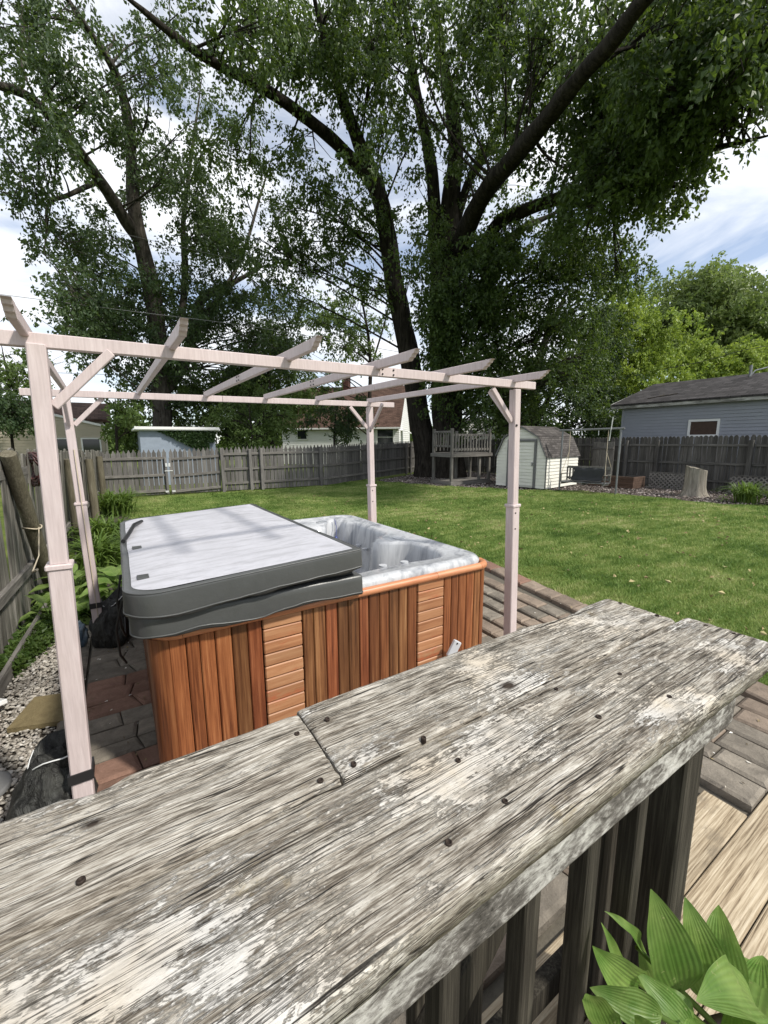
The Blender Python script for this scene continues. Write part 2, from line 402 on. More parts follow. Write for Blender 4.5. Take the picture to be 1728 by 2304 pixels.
def lawn_mat():
    s = NT('lawn_soil'); c = s.co()
    a = s.noise(c, 1.1, 6, .6); b = s.noise(c, 60, 4, .7)
    col = s.mix(s.ramp(a, [(.35, 0), (.65, 1)]), (.08, .115, .025), (.15, .18, .045))
    col = s.val(col, s.m_('ADD', b, .5))
    s.P(Base_Color=col, Roughness=.95, Specular_IOR_Level=.1, Normal=s.bump(b, .8, .03)); return s.m
mt['lawn'] = lawn_mat()
def grass_mat():
    s = NT('grass_blade'); geo = s.n('ShaderNodeNewGeometry'); r = geo.outputs['Random Per Island']
    p = s.noise(s.co(), .55, 5, .6); p2 = s.noise(s.map(s.co(), (1, 2.6, 1)), 1.7, 4, .65)
    f = s.m_('ADD', s.m_('MULTIPLY', s.ramp(p, [(.35, 0), (.65, 1)]), .45), s.m_('ADD', s.m_('MULTIPLY', r, .35), s.m_('MULTIPLY', s.ramp(p2, [(.4, 0), (.6, 1)]), .3)))
    col = s.ramp(f, [(.05, (.055, .115, .02)), (.42, (.155, .245, .052)), (.75, (.30, .365, .115)), (1.0, (.50, .48, .25))])
    s.P(Base_Color=col, Roughness=.6, Specular_IOR_Level=.3)
    tr = s.n('ShaderNodeBsdfTranslucent', {'Color': s.val(col, 1.3)})
    mx = s.n('ShaderNodeMixShader', {0: .35, 1: s.b.outputs[0], 2: tr.outputs[0]}); s.t.links.new(mx.outputs[0], s.out.inputs['Surface'])
    return s.m
mt['grass'] = grass_mat()
def paver_mat(name, c1, c2):
    s = NT(name); c = s.co(True)
    a = s.noise(c, 9, 8, .68, .5); b = s.noise(c, 90, 4, .7)
    col = s.mix(s.ramp(a, [(.3, 0), (.7, 1)]), c1, c2)
    col = s.val(col, s.m_('ADD', s.m_('MULTIPLY', b, .5), .75)); col = s.val(col, s.m_('ADD', s.m_('MULTIPLY', s.rnd(), .4), .8))
    h = s.m_('ADD', a, s.m_('MULTIPLY', b, .25))
    s.P(Base_Color=col, Roughness=.9, Specular_IOR_Level=.2, Normal=s.bump(h, .7, .02)); return s.m
mt['paver_grey'] = paver_mat('paver_grey', (.13, .115, .095), (.25, .22, .18))
mt['paver_red'] = paver_mat('paver_red', (.165, .095, .07), (.27, .165, .125))
mt['paver_tan'] = paver_mat('paver_tan', (.17, .135, .105), (.29, .23, .18))
mt['joint_sand'] = plain('joint_sand', (.10, .088, .068), .95, nscale=60, amount=.4, bump=.5)
def pebble_mat():
    s = NT('river_pebble'); geo = s.n('ShaderNodeNewGeometry'); r = geo.outputs['Random Per Island']
    col = s.ramp(r, [(0, (.16, .14, .115)), (.3, (.33, .305, .265)), (.6, (.45, .42, .37)), (.85, (.27, .235, .20)), (1, (.60, .575, .53))])
    col = s.val(col, s.m_('ADD', s.m_('MULTIPLY', s.noise(s.co(), 90, 3, .6), .4), .8))
    s.P(Base_Color=col, Roughness=.75, Specular_IOR_Level=.3); return s.m
mt['pebble'] = pebble_mat()
def chip_mat():
    s = NT('mulch_chip'); geo = s.n('ShaderNodeNewGeometry'); r = geo.outputs['Random Per Island']
    col = s.ramp(r, [(0, (.07, .055, .048)), (.4, (.2, .165, .15)), (.75, (.33, .285, .265)), (1, (.46, .41, .385))])
    s.P(Base_Color=col, Roughness=.9, Specular_IOR_Level=.15); return s.m
mt['chip'] = chip_mat()
mt['soil'] = plain('bed_soil', (.05, .04, .03), .95, nscale=25, amount=.4, bump=.6)

def siding_mat(name, col, dirt=.15):
    s = NT(name); c = s.co(True)
    f = s.noise(s.map(c, (1, 1, 3)), 1.7, 6, .62)
    cc = s.mix(s.m_('MULTIPLY', s.ramp(f, [(.45, 0), (.75, 1)]), dirt * 2), col, tuple(q * .55 for q in col))
    s.P(Base_Color=cc, Roughness=.55, Specular_IOR_Level=.35); return s.m
mt['sid_blue'] = siding_mat('siding_blue_grey', (.30, .315, .36), .12)
mt['sid_white'] = siding_mat('siding_white', (.74, .74, .72), .12)
mt['sid_cream'] = siding_mat('siding_shed_cream', (.76, .745, .67), .18)
mt['sid_beige'] = siding_mat('siding_beige', (.45, .40, .31), .12)
mt['white_trim'] = plain('white_trim', (.76, .76, .75), .5, nscale=6, amount=.1)
mt['grey_trim'] = plain('grey_trim', (.15, .15, .15), .6, nscale=8, amount=.2)
mt['peel_fascia'] = wood('peeling_fascia', [(.34, (.08, .075, .07)), (.46, (.26, .255, .24)), (.58, (.50, .495, .475)), (.7, (.68, .675, .65))], 'y', .6, 3, 4, var=0)
mt['cinder'] = plain('painted_block', (.235, .275, .335), .75, nscale=7, amount=.22, bump=.2)
def roof_mat(name, col, w=.30, h=.14, var=.5, along='x'):
    s = NT(name); c = s.co(); sx = s.n('ShaderNodeSeparateXYZ', {0: c})
    cv = s.n('ShaderNodeCombineXYZ', {0: sx.outputs[AX[along]], 1: s.m_('MULTIPLY', sx.outputs[2], 1.7)}).outputs[0]
    br = s.n('ShaderNodeTexBrick', {'Vector': cv, 'Color1': (*col, 1), 'Color2': (*[q * (1 - var) for q in col], 1), 'Mortar': (*[q * .3 for q in col], 1), 'Scale': 1.0, 'Mortar Size': .008, 'Brick Width': w, 'Row Height': h}, offset=.5)
    n = s.noise(c, 60, 4, .7); n2 = s.noise(c, 1.2, 5, .6)
    cc = s.val(s.val(br.outputs['Color'], s.m_('ADD', n, .5)), s.m_('ADD', s.m_('MULTIPLY', n2, .8), .6))
    s.P(Base_Color=cc, Roughness=.95, Specular_IOR_Level=.12, Normal=s.bump(s.m_('SUBTRACT', s.m_('MULTIPLY', n, .3), br.outputs['Fac']), .6, .01)); return s.m
mt['roof_grey'] = roof_mat('shingle_grey', (.075, .07, .07), along='y')
mt['roof_shed'] = roof_mat('shingle_shed', (.12, .11, .105), .25, .13)
mt['roof_brown'] = roof_mat('shingle_brown', (.115, .072, .056), .3, .15)
mt['brick'] = roof_mat('chimney_brick', (.10, .05, .04), .2, .07)
def glass_mat():
    s = NT('window_glass'); s.P(Base_Color=(.02, .024, .028), Roughness=.06, Specular_IOR_Level=.6)
    return s.m
mt['glass'] = glass_mat()
mt['curtain'] = plain('brown_drape', (.06, .033, .022), .7, nscale=12, amount=.6)

def vinyl_mat(name, col, rough=.42, streak=0.0, scol=None):
    s = NT(name); c = s.co()
    a = s.noise(c, 3.2, 6, .6, .3); b = s.noise(c, 24, 6, .65)
    cc = s.val(s.mix(0.0, col, col), s.m_('ADD', s.m_('MULTIPLY', a, .35), s.m_('ADD', s.m_('MULTIPLY', b, .25), .7)))
    if streak:
        st = s.noise(s.map(c, (1.1, 5.5, 1), rot=(0, 0, R(-14))), 3.2, 7, .66, .5)
        cc = s.mix(s.m_('MULTIPLY', s.ramp(st, [(.48, 0), (.62, 1)]), streak), cc, scol)
        sp = s.noise(s.map(c, (1.5, 4, 1)), 16, 5, .7)
        cc = s.mix(s.m_('MULTIPLY', s.ramp(sp, [(.63, 0), (.72, 1)]), .5), cc, (.22, .215, .225))
    s.P(Base_Color=cc, Roughness=rough, Specular_IOR_Level=.45, Normal=s.bump(s.m_('ADD', a, s.m_('MULTIPLY', b, .2)), .25, .02)); return s.m
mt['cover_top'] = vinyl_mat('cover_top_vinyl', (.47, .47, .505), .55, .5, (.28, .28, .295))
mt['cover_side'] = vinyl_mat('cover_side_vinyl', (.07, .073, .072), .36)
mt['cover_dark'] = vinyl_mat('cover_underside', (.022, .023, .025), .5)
def acrylic_mat():
    s = NT('marbled_acrylic'); c = s.co()
    w = s.noise(s.map(c, (1, 1, .18)), 3.0, 5, .6, 1.2)
    w2 = s.noise(s.map(c, (1, 1, .12)), 11, 5, .62, .8)
    f = s.m_('ADD', s.m_('MULTIPLY', w, .5), s.m_('MULTIPLY', w2, .5))
    col = s.ramp(f, [(.36, (.17, .18, .20)), (.46, (.34, .35, .37)), (.54, (.50, .51, .525)), (.66, (.37, .38, .40)), (.75, (.56, .565, .575))])
    s.P(Base_Color=col, Roughness=.16, Specular_IOR_Level=.5); return s.m
mt['acrylic'] = acrylic_mat()
mt['grey_plastic'] = plain('grey_plastic', (.45, .46, .48), .4)
mt['black_plastic'] = plain('black_plastic', (.018, .018, .019), .45)
mt['blue_plastic'] = plain('blue_plastic', (.02, .04, .22), .3)
mt['steel'] = plain('dull_steel', (.22, .225, .23), .45, .55, nscale=6, amount=.2)
mt['white_metal'] = plain('bright_metal', (.68, .69, .68), .35, .3)
mt['black_cloth'] = vinyl_mat('black_bag_cloth', (.04, .041, .038), .75)
def bag_mat():
    s = NT('creased_black_nylon'); c = s.co()
    a = s.noise(s.map(c, (1, 1, .35)), 16, 6, .6, 1.5); b = s.noise(c, 4, 4, .6)
    col = s.mix(s.ramp(a, [(.4, 0), (.65, 1)]), (.014, .014, .013), (.06, .061, .055))
    s.P(Base_Color=col, Roughness=.5, Specular_IOR_Level=.45, Normal=s.bump(s.m_('ADD', a, b), 1.0, .05)); return s.m
mt['bag'] = bag_mat()
mt['zip_white'] = plain('white_piping', (.66, .67, .66), .6)
mt['blue_tarp'] = vinyl_mat('striped_tarp', (.09, .13, .17), .4, .7, (.36, .4, .42))
mt['hose'] = plain('hose_rubber', (.055, .02, .018), .45, nscale=30, amount=.4)
mt['rope'] = plain('pale_rope', (.50, .43, .32), .8)
mt['stone_olive'] = paver_mat('olive_stone', (.135, .105, .055), (.21, .17, .09))
mt['net'] = plain('black_netting', (.03, .032, .033), .7)
mt['wire'] = plain('wire_black', (.012, .012, .012), .6)
mt['wire_pale'] = plain('wire_pale', (.22, .22, .22), .5)
mt['clay'] = plain('dark_pot', (.06, .035, .025), .7, nscale=20, amount=.3)

def bark_mat(name, c1, c2):
    s = NT(name); c = s.co()
    a = s.noise(s.map(c, (1, 1, .16)), 9, 8, .7, .6); b = s.noise(c, 1.4, 4, .6)
    col = s.mix(s.ramp(a, [(.35, 0), (.65, 1)]), c1, c2); col = s.val(col, s.m_('ADD', b, .5))
    s.P(Base_Color=col, Roughness=.95, Specular_IOR_Level=.1, Normal=s.bump(a, 1.0, .08)); return s.m
mt['bark'] = bark_mat('maple_bark', (.012, .010, .008), (.055, .048, .04))
mt['bark_pale'] = bark_mat('pale_bark', (.03, .026, .022), (.12, .108, .092))
mt['leaf_maple'] = leaf_mat('maple_leaf', (.017, .041, .010), (.082, .128, .030), .33)
mt['leaf_dark'] = leaf_mat('deep_green_leaf', (.016, .038, .016), (.074, .114, .042), .30)
mt['leaf_mid'] = leaf_mat('mid_green_leaf', (.05, .09, .022), (.12, .175, .045), .3)
mt['leaf_bright'] = leaf_mat('bright_green_leaf', (.13, .21, .028), (.30, .37, .07), .35, tcol=(.35, .45, .05))
mt['leaf_willow'] = leaf_mat('willow_leaf', (.11, .165, .045), (.24, .29, .11), .35)
mt['leaf_ivy'] = leaf_mat('ivy_leaf', (.014, .036, .013), (.038, .072, .022), .25)
mt['lily'] = leaf_mat('lily_blade', (.07, .13, .025), (.17, .25, .055), .35)
mt['cover_plant'] = leaf_mat('ground_cover_leaf', (.035, .075, .016), (.10, .15, .035), .35)
def hosta_mat(name, c1, c2, sheen=.45):
    s = NT(name); uv = s._co.outputs['UV']
    sep = s.n('ShaderNodeSeparateXYZ', {0: uv})
    v = s.n('ShaderNodeMath', {0: s.m_('MULTIPLY', s.m_('ABSOLUTE', s.m_('SUBTRACT', sep.outputs[0], .5)), 62)}, operation='SINE').outputs[0]
    n = s.noise(s.co(True), 11, 5, .6)
    col = s.mix(s.ramp(n, [(.35, 0), (.68, 1)]), c1, c2)
    col = s.val(col, s.m_('ADD', s.m_('MULTIPLY', v, .06), 1.0)); col = s.val(col, s.m_('ADD', s.m_('MULTIPLY', s.rnd(), .35), .82))
    sp = s.ramp(s.noise(s.co(True), 70, 3, .6), [(.66, 0), (.71, 1)])
    col = s.mix(s.m_('MULTIPLY', sp, .5), col, (.42, .42, .2))
    s.P(Base_Color=col, Roughness=sheen, Specular_IOR_Level=.4, Normal=s.bump(v, .2, .004))
    tr = s.n('ShaderNodeBsdfTranslucent', {'Color': s.val(col, 1.5)})
    mx = s.n('ShaderNodeMixShader', {0: .42, 1: s.b.outputs[0], 2: tr.outputs[0]}); s.t.links.new(mx.outputs[0], s.out.inputs['Surface'])
    return s.m
mt['hosta_near'] = hosta_mat('hosta_leaf_bright', (.115, .225, .04), (.235, .35, .09))
mt['hosta'] = hosta_mat('hosta_leaf', (.13, .22, .045), (.27, .36, .11))

#PART2
# ------------------------------------------------------------------ ground
def sheet(name, poly, z, mat, kind='structure'):
    cx_ = sum(p[0] for p in poly) / len(poly); cy_ = sum(p[1] for p in poly) / len(poly)
    me = bpy.data.meshes.new(name); me.from_pydata([(p[0] - cx_, p[1] - cy_, 0) for p in poly], [], [tuple(range(len(poly)))]); me.update()
    o = place(name, me, mat, None, (cx_, cy_, z)); tag(o, kind=kind); return o
sheet('lawn_ground', [(-300, -300), (300, -300), (300, 300), (-300, 300)], 0.0, mt['lawn'])
def lawn_edge(y): return 3.66 + max(0, y - .6) * .215
patio = sheet('paver_patio', [(-.52, .2), (3.62, .2), (lawn_edge(.6), .6), (lawn_edge(4.2), 4.2), (2.5, 4.75), (-.45, 4.75)], .008, mt['joint_sand'])
gravel_bed = sheet('gravel_bed', [(-1.15, 1.4), (-.5, 1.4), (-.44, 4.3), (-.5, 4.8), (-.98, 4.8)], .006, mt['soil'])
bed = sheet('planting_bed', [(-1.0, 4.7), (-.1, 4.78), (.12, 7), (.15, 12.5), (-.6, 13), (-.75, 7)], .005, mt['soil'])
mulch_poly = [(11.7, 10.4), (12.6, 9.3), (13.3, 8.35), (13.75, 6.2), (13.6, 4.6), (14.6, 3.7), (15, 1), (17.1, 1), (17.0, 19), (13.5, 18), (9.5, 15.9), (10.2, 13.2)]
mulch_bed = sheet('mulch_bed', mulch_poly, .006, mt['soil'])

# pavers: each stone an object of the patio
def paver(pts, mat, zt=.06):
    c = Vector((sum(p[0] for p in pts) / 4, sum(p[1] for p in pts) / 4, 0)); i1, i2 = .007, .017
    dz = [random.uniform(-.004, .004) for _ in range(4)]
    def ins(k): return [((p[0] - c.x) * (1 - k / max(.02, abs(p[0] - c.x))) + c.x, (p[1] - c.y) * (1 - k / max(.02, abs(p[1] - c.y))) + c.y) for p in pts]
    a, b = ins(.004), ins(.004 + i2)
    V = [(x, y, .009) for x, y in a] + [(x, y, zt - .012 + d) for (x, y), d in zip(a, dz)] + [(x, y, zt + d) for (x, y), d in zip(b, dz)]
    F = [(8, 9, 10, 11)] + [(i + j, i + (j + 1) % 4, i + 4 + (j + 1) % 4, i + 4 + j) for i in (0, 4) for j in range(4)]
    MB().add(V, F).build('paver', mat, patio)
def pavers_rows(x0, x1, y0, y1, rows_h, lens, pick, diag=.03):
    y = y0; r = 0
    while y < y1 - .03:
        h = random.uniform(*rows_h); yy = min(y + h, y1)
        if y1 - yy < .05: yy = y1
        x = x0; prev = 0
        while x < x1 - .02:
            L = random.uniform(*lens); xx = x + L
            if x1 - xx < .09: xx = x1
            sk = random.uniform(-diag, diag) if xx < x1 else 0
            paver([(x - prev, y), (xx - sk, y), (xx + sk, yy), (x + prev, yy)], pick(r, x, y))
            x = xx; prev = sk
        y = yy; r += 1
def pick_left(r, x, y):
    return mt['paver_red'] if (2.95 < y < 3.38 or 2.05 < y < 2.5 or 1.4 < y < 1.75) else mt['paver_grey']
pavers_rows(-.335, .16, 1.0, 4.62, (.13, .18), (.19, .30), pick_left)
pavers_rows(-.47, -.345, 1.0, 4.62, (.16, .22), (.4, .4), lambda r, x, y: mt['paver_grey'], 0)
pavers_rows(.17, 2.19, .73, 2.15, (.16, .2), (.24, .34), lambda r, x, y: random.choice([mt['paver_grey'], mt['paver_tan']]))
# the right-hand strip: courses run away from the house
y = .51
def col_strip(x0, x1, y0, y1, lens, mats, skew=.0):
    y_ = y0
    while y_ < y1 - .02:
        L = random.uniform(*lens); yy = y_ + L
        if y1 - yy < .1: yy = y1
        s0, s1 = skew * max(0, y_ - .6), skew * max(0, yy - .6)
        paver([(x0 + s0, y_), (x1 + s0, y_), (x1 + s1, yy), (x0 + s1, yy)], random.choice(mats)); y_ = yy
xs = [2.2, 2.36, 2.55, 2.71, 2.9, 3.06, 3.23, 3.40]
for i in range(len(xs) - 1):
    ymin = .515 if xs[i] > 2.3 else .73
    col_strip(xs[i], xs[i + 1], ymin, 2.1, (.22, .36), [mt['paver_grey'], mt['paver_grey'], mt['paver_tan']])
    col_strip(xs[i] + (.12 if i == 0 else 0), xs[i + 1], 2.1, 4.3, (.22, .36), [mt['paver_grey'], mt['paver_tan']], .02 + .02 * i)
col_strip(3.41, 3.64, .5, 4.2, (.24, .34), [mt['paver_red'], mt['paver_tan'], mt['paver_tan']], .205)

# ------------------------------------------------------------------ deck
deck = empty('low_deck', (1, 0, 0), label='low deck of pale weathered boards beneath the railing', cat='deck')
ys = [.69 - .178 * i for i in range(10)]
for i, y1_ in enumerate(ys):
    xe = 2.31 if i == 0 else 5.2
    MB().box(-1.6, xe, y1_ - .173, y1_, -.01 + .02, .032, .004).build('deck_board', mt['deck'], deck)

# ------------------------------------------------------------------ railing in the foreground
rail = empty('deck_railing', (.3, .48, .032), label='weathered deck railing with a wide two-board top, closest to the camera', cat='railing')
def relief_board(x0, x1, y0, y1, zt, th, seed, wear=1.0, nibble=()):
    """a board with worn, uneven arrises and a gently furrowed top"""
    nx = int((x1 - x0) / .006); W = y1 - y0
    prof = [(0, -th), (0, -th * .5), (0, -.010), (.0015, -.005), (.005, -.0015), (.010, 0)]
    ny = 30
    prof += [(.010 + (W - .02) * k / ny, 0) for k in range(1, ny)]
    prof += [(W - .010, 0), (W - .005, -.0015), (W - .0015, -.005), (W, -.010), (W, -th * .5), (W, -th)]
    m = len(prof); V = np.zeros((nx + 1, m, 3))
    for i in range(nx + 1):
        x = x0 + (x1 - x0) * i / nx
        e0 = mnoise.noise(Vector((x * 7, seed, .3))) * .0022 + mnoise.noise(Vector((x * 40, seed, 4.3))) * .0012
        e1 = mnoise.noise(Vector((x * 6, seed + 9, 1.3))) * .0022 + mnoise.noise(Vector((x * 42, seed + 9, 7.3))) * .0012
        for a, dpt, wd, side in nibble:
            g = math.exp(-((x - a) / wd) ** 4) * dpt
            if side > 0: e1 -= g * (1 + .35 * mnoise.noise(Vector((x * 90, 2, seed))))
            else: e0 += g
        endw = .004 * (math.exp(-(x - x0) / .008) + math.exp(-(x1 - x) / .008))
        for j, (py, pz) in enumerate(prof):
            t = py / W; yy = y0 + py + e0 * (1 - t) ** 6 + e1 * t ** 6
            z = zt + pz
            if pz > -.012:
                z += .0011 * mnoise.noise(Vector((x * 2.5, yy * 75, seed))) + .0016 * mnoise.noise(Vector((x * 5, yy * 14, seed + 3))) - endw * .6
            V[i, j] = (x, yy, z)
    for j in range(m):                                     # slightly ragged sawn ends
        V[0, j, 0] += .002 * mnoise.noise(Vector((j * .7, seed, 0))); V[-1, j, 0] += .004 * mnoise.noise(Vector((j * .45, seed, 5)))
    I = np.arange((nx + 1) * m).reshape(nx + 1, m)
    F = np.stack([I[:-1, :-1], I[1:, :-1], I[1:, 1:], I[:-1, 1:]], -1).reshape(-1, 4)[:, ::-1]
    Fb = np.stack([I[:-1, 0], I[1:, 0], I[1:, -1], I[:-1, -1]], -1)
    V = V.reshape(-1, 3); mb = MB(); mb.v = [tuple(q) for q in V.tolist()]
    mb.f = [tuple(q) for q in F.tolist()] + [tuple(q) for q in Fb.tolist()] + [tuple(I[0].tolist()), tuple(I[-1][::-1].tolist())]; mb.sm = [True] * len(F) + [False] * (len(Fb) + 2)
    return mb
ZT = 1.26
relief_board(-.95, .2335, .489, .675, ZT, .038, 3.1, nibble=((-.07, .012, .03, 1),)).build('cap_board', mt['cap_b'], rail)
relief_board(.2385, 1.262, .490, .686, ZT, .038, 8.4, nibble=((1.02, .016, .09, 1),)).build('cap_board', mt['cap_a'], rail)
relief_board(-.95, 1.305, .277, .4835, ZT + .001, .038, 14.7).build('cap_board', mt['cap_c'], rail)
ap = relief_board(-.95, 1.15, 0, .122, 0, .037, 22.2)
ap.v = [(x, .306 - z, 1.2215 - y_) for x, y_, z in ap.v]
ap.build('apron_board', mt['apron'], rail)
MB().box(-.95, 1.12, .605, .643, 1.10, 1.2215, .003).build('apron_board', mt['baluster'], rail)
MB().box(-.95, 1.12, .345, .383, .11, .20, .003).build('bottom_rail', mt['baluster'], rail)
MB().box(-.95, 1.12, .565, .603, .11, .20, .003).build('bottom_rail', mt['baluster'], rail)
for i, xc in enumerate([.845, .672, .50, .325, .15, -.03, -.21]):
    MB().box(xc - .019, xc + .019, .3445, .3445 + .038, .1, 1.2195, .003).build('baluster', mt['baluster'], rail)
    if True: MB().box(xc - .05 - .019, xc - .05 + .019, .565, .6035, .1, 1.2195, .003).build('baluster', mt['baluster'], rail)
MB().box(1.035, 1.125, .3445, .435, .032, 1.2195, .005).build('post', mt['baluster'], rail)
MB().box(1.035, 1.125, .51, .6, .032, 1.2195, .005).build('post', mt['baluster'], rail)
MB().bar((.22, .47, .45), (.72, .47, 1.0), .038, .088, .004).build('brace', mt['baluster'], rail)
for (x, y_) in [(.695, .461), (.387, .493), (.402, .425), (.405, .334), (.262, .506), (.206, .504), (.213, .617), (.272, .624), (1.247, .635), (1.244, .529), (1.28, .426), (1.284, .367), (.855, .422), (.684, .367), (.855, .327), (.30, .33), (-.08, .52)]:
    mb = MB(); k = 12; rr = .0045 * random.uniform(.85, 1.15)
    ring = lambda r_, z_: [(x + r_ * math.cos(2 * math.pi * q / k), y_ + r_ * math.sin(2 * math.pi * q / k), z_) for q in range(k)]
    V = ring(rr * 1.05, ZT - .006) + ring(rr, ZT + .0028) + ring(rr * .8, ZT + .0036) + ring(rr * .35, ZT + .0012)
    F = [(q + r_ * k, (q + 1) % k + r_ * k, (q + 1) % k + (r_ + 1) * k, q + (r_ + 1) * k) for r_ in range(3) for q in range(k)] + [tuple(range(3 * k, 4 * k))]
    mb.add(V, F).build('screw', mt['screw'], rail)

# ------------------------------------------------------------------ hot tub
TX0, TX1, TY0, TY1, TZ = .05, 2.21, 2.08, 4.24, .06
tub = empty('hot_tub', ((TX0 + TX1) / 2, (TY0 + TY1) / 2, TZ), label='square hot tub clad in orange-brown cedar planks on the patio', cat='hot tub')
core = MB(); core.box(TX0 + .03, TX1 - .03, TY0 + .03, TY0 + .05, TZ, .85).box(TX0 + .03, TX1 - .03, TY1 - .05, TY1 - .03, TZ, .85).box(TX0 + .03, TX0 + .05, TY0 + .051, TY1 - .051, TZ, .85).box(TX1 - .05, TX1 - .03, TY0 + .051, TY1 - .051, TZ, .85).build('cabinet_core', mt['black_plastic'], tub)
def plank(x0, x1, z0=TZ + .01, z1=.84):
    w = (x1 - x0); mb = MB(); g = .002
    mb.box(x0 + g, x1 - g, TY0, TY0 + .024, z0, z1, .005); mb.build('plank', mt[random.choice(['cedar_z', 'cedar_z', 'cedar_z2', 'cedar_z3'])], tub)
xb = [.118, .192, .252, .323, .403, .481, .555]
for a, b in zip(xb, xb[1:]): plank(a, b)
xb = [.78, .844, .917, .993, 1.063, 1.136, 1.203, 1.28, 1.35, 1.423, 1.492, 1.568]
for a, b in zip(xb, xb[1:]): plank(a, b)
xb = [1.798, 1.863, 1.929, 2.003, 2.077, 2.14]
for a, b in zip(xb, xb[1:]): plank(a, b)
for x0, x1 in ((.555, .78), (1.568, 1.798)):
    n = 11; z0, z1 = TZ + .01, .845; h = (z1 - z0) / n
    for k in range(n):
        MB().box(x0 + .006, x1 - .006, TY0 - .003, TY0 + .02, z0 + k * h + .002, z0 + (k + 1) * h - .002, .005).build('slat', mt['cedar_x'], tub)
def corner_post(cx_, cy_, a0, r=.085):
    mb = MB(); k = 10
    P = [(cx_ + r * math.cos(a0 + math.pi / 2 * i / k), cy_ + r * math.sin(a0 + math.pi / 2 * i / k)) for i in range(k + 1)]
    Q = [(cx_ + (r - .02) * math.cos(a0 + math.pi / 2 * i / k), cy_ + (r - .02) * math.sin(a0 + math.pi / 2 * i / k)) for i in range(k + 1)]
    L = P + Q[::-1]; n = len(L)
    V = [(x, y_, TZ + .01) for x, y_ in L] + [(x, y_, .845) for x, y_ in L]
    F = [(i, (i + 1) % n, n + (i + 1) % n, n + i) for i in range(n)] + [(i, i + 1, n - 2 - i, n - 1 - i) for i in range(k)] + [(n + i, n + i + 1, 2 * n - 2 - i, 2 * n - 1 - i) for i in range(k)]
    mb.add(V, F).build('corner_trim', mt['cedar_z'], tub)
for cx_, cy_, a0 in ((TX0 + .07, TY0 + .085, math.pi), (TX1 - .07, TY0 + .085, -math.pi / 2), (TX0 + .07, TY1 - .085, math.pi / 2), (TX1 - .07, TY1 - .085, 0)):
    corner_post(cx_, cy_, a0)
def side_planks(x, ya, yb_, n, axis):
    for k in range(n):
        a = ya + (yb_ - ya) * k / n; b = ya + (yb_ - ya) * (k + 1) / n
        mb = MB()
        if axis == 'x': mb.box(x - .012, x + .012, a + .003, b - .003, TZ + .01, .84, .005)
        else: mb.box(a + .003, b - .003, x - .012, x + .012, TZ + .01, .84, .005)
        mb.build('plank', mt['cedar_z'], tub)
side_planks(TX0 + .0, TY0 + .09, TY1 - .09, 24, 'x'); side_planks(TX1 - .002, TY0 + .09, TY1 - .09, 24, 'x'); side_planks(TY1 - .002, TX0 + .09, TX1 - .09, 24, 'y')
def rim_run(pts, r=.026):
    MB().tube(pts, r, 12).build('rim_trim', mt['cedar_rim'], tub)
zr = .862
rim_run([(TX0 + .13, TY0 - .004, zr), (1.13, TY0 - .004, zr), (1.72, TY0 - .004, zr)]); rim_run([(1.722, TY0 - .004, zr), (TX1 - .09, TY0 - .004, zr)])
def arc(cx_, cy_, r, a0, a1, z, n=9): return [(cx_ + r * math.cos(a0 + (a1 - a0) * i / n), cy_ + r * math.sin(a0 + (a1 - a0) * i / n), z) for i in range(n + 1)]
rim_run(arc(TX1 - .09, TY0 + .09, .094, -math.pi / 2, 0, zr), .027); rim_run(arc(TX0 + .13, TY0 + .13, .134, math.pi, 1.5 * math.pi, zr), .027)
rim_run([(TX1 + .004, TY0 + .092, zr), (TX1 + .004, TY1 - .1, zr)]); rim_run([(TX0 - .004, TY0 + .132, zr), (TX0 - .004, TY1 - .1, zr)])
# acrylic shell: loops of a rounded square, the inner ones swelling into two pillars
def shell():
    n = 160; cx_, cy_ = (TX0 + TX1) / 2, (TY0 + TY1) / 2; half = 1.075
    def loop(inset, z, rad, bump, zb=0):
        out = []
        for i in range(n):
            u = i / n * 4; side = int(u); t = (u - side) * 2 - 1
            h = half - inset; rr = max(.02, rad)
            # position on a square, rounded corners
            px = [(1, t), (-t, 1), (-1, -t), (t, -1)][side]
            x, y_ = px[0] * h, px[1] * h
            ax, ay = abs(x) - (h - rr), abs(y_) - (h - rr)
            if ax > 0 and ay > 0:
                d = math.hypot(ax, ay); m = max(ax, ay)
                x = math.copysign(h - rr + ax / d * m, x); y_ = math.copysign(h - rr + ay / d * m, y_)
            g1 = math.exp(-(((px[1] + .22) / .17) ** 4)) if side == 0 else 0          # pillar on the right-hand wall
            g2 = math.exp(-(((px[0] - .56) / .17) ** 4)) if side == 1 else 0          # pillar at the back
            g3 = math.exp(-(((px[1] - .80) / .10) ** 4)) if side == 0 else 0
            g4 = math.exp(-(((px[0] - .45) / .35) ** 2)) if side == 3 else 0
            x -= bump * (g1 + .25 * g3); y_ -= bump * 1.15 * g2; y_ += bump * .2 * g4
            out.append((cx_ + x, cy_ + y_, z + zb * (g1 + g2)))
        return out
    L = [loop(.0, .868, .15, 0), loop(-.004, .90, .15, 0), loop(.012, .922, .15, 0), loop(.04, .932, .15, 0), loop(.075, .930, .15, 0), loop(.085, .921, .15, 0), loop(.15, .919, .16, .16), loop(.17, .912, .18, .22),
         loop(.185, .89, .2, .24), loop(.21, .70, .22, .24), loop(.235, .50, .24, .24), loop(.27, .455, .26, .23), loop(.52, .44, .24, .10), loop(.56, .41, .24, .08), loop(.62, .18, .22, .04), loop(.68, .15, .2, 0), loop(.95, .14, .1, 0)]
    V = [p for l in L for p in l]
    F = [(i * n + j, i * n + (j + 1) % n, (i + 1) * n + (j + 1) % n, (i + 1) * n + j) for i in range(len(L) - 1) for j in range(n)] + [tuple(range((len(L) - 1) * n, len(L) * n))]
    return MB().add(V, F, True)
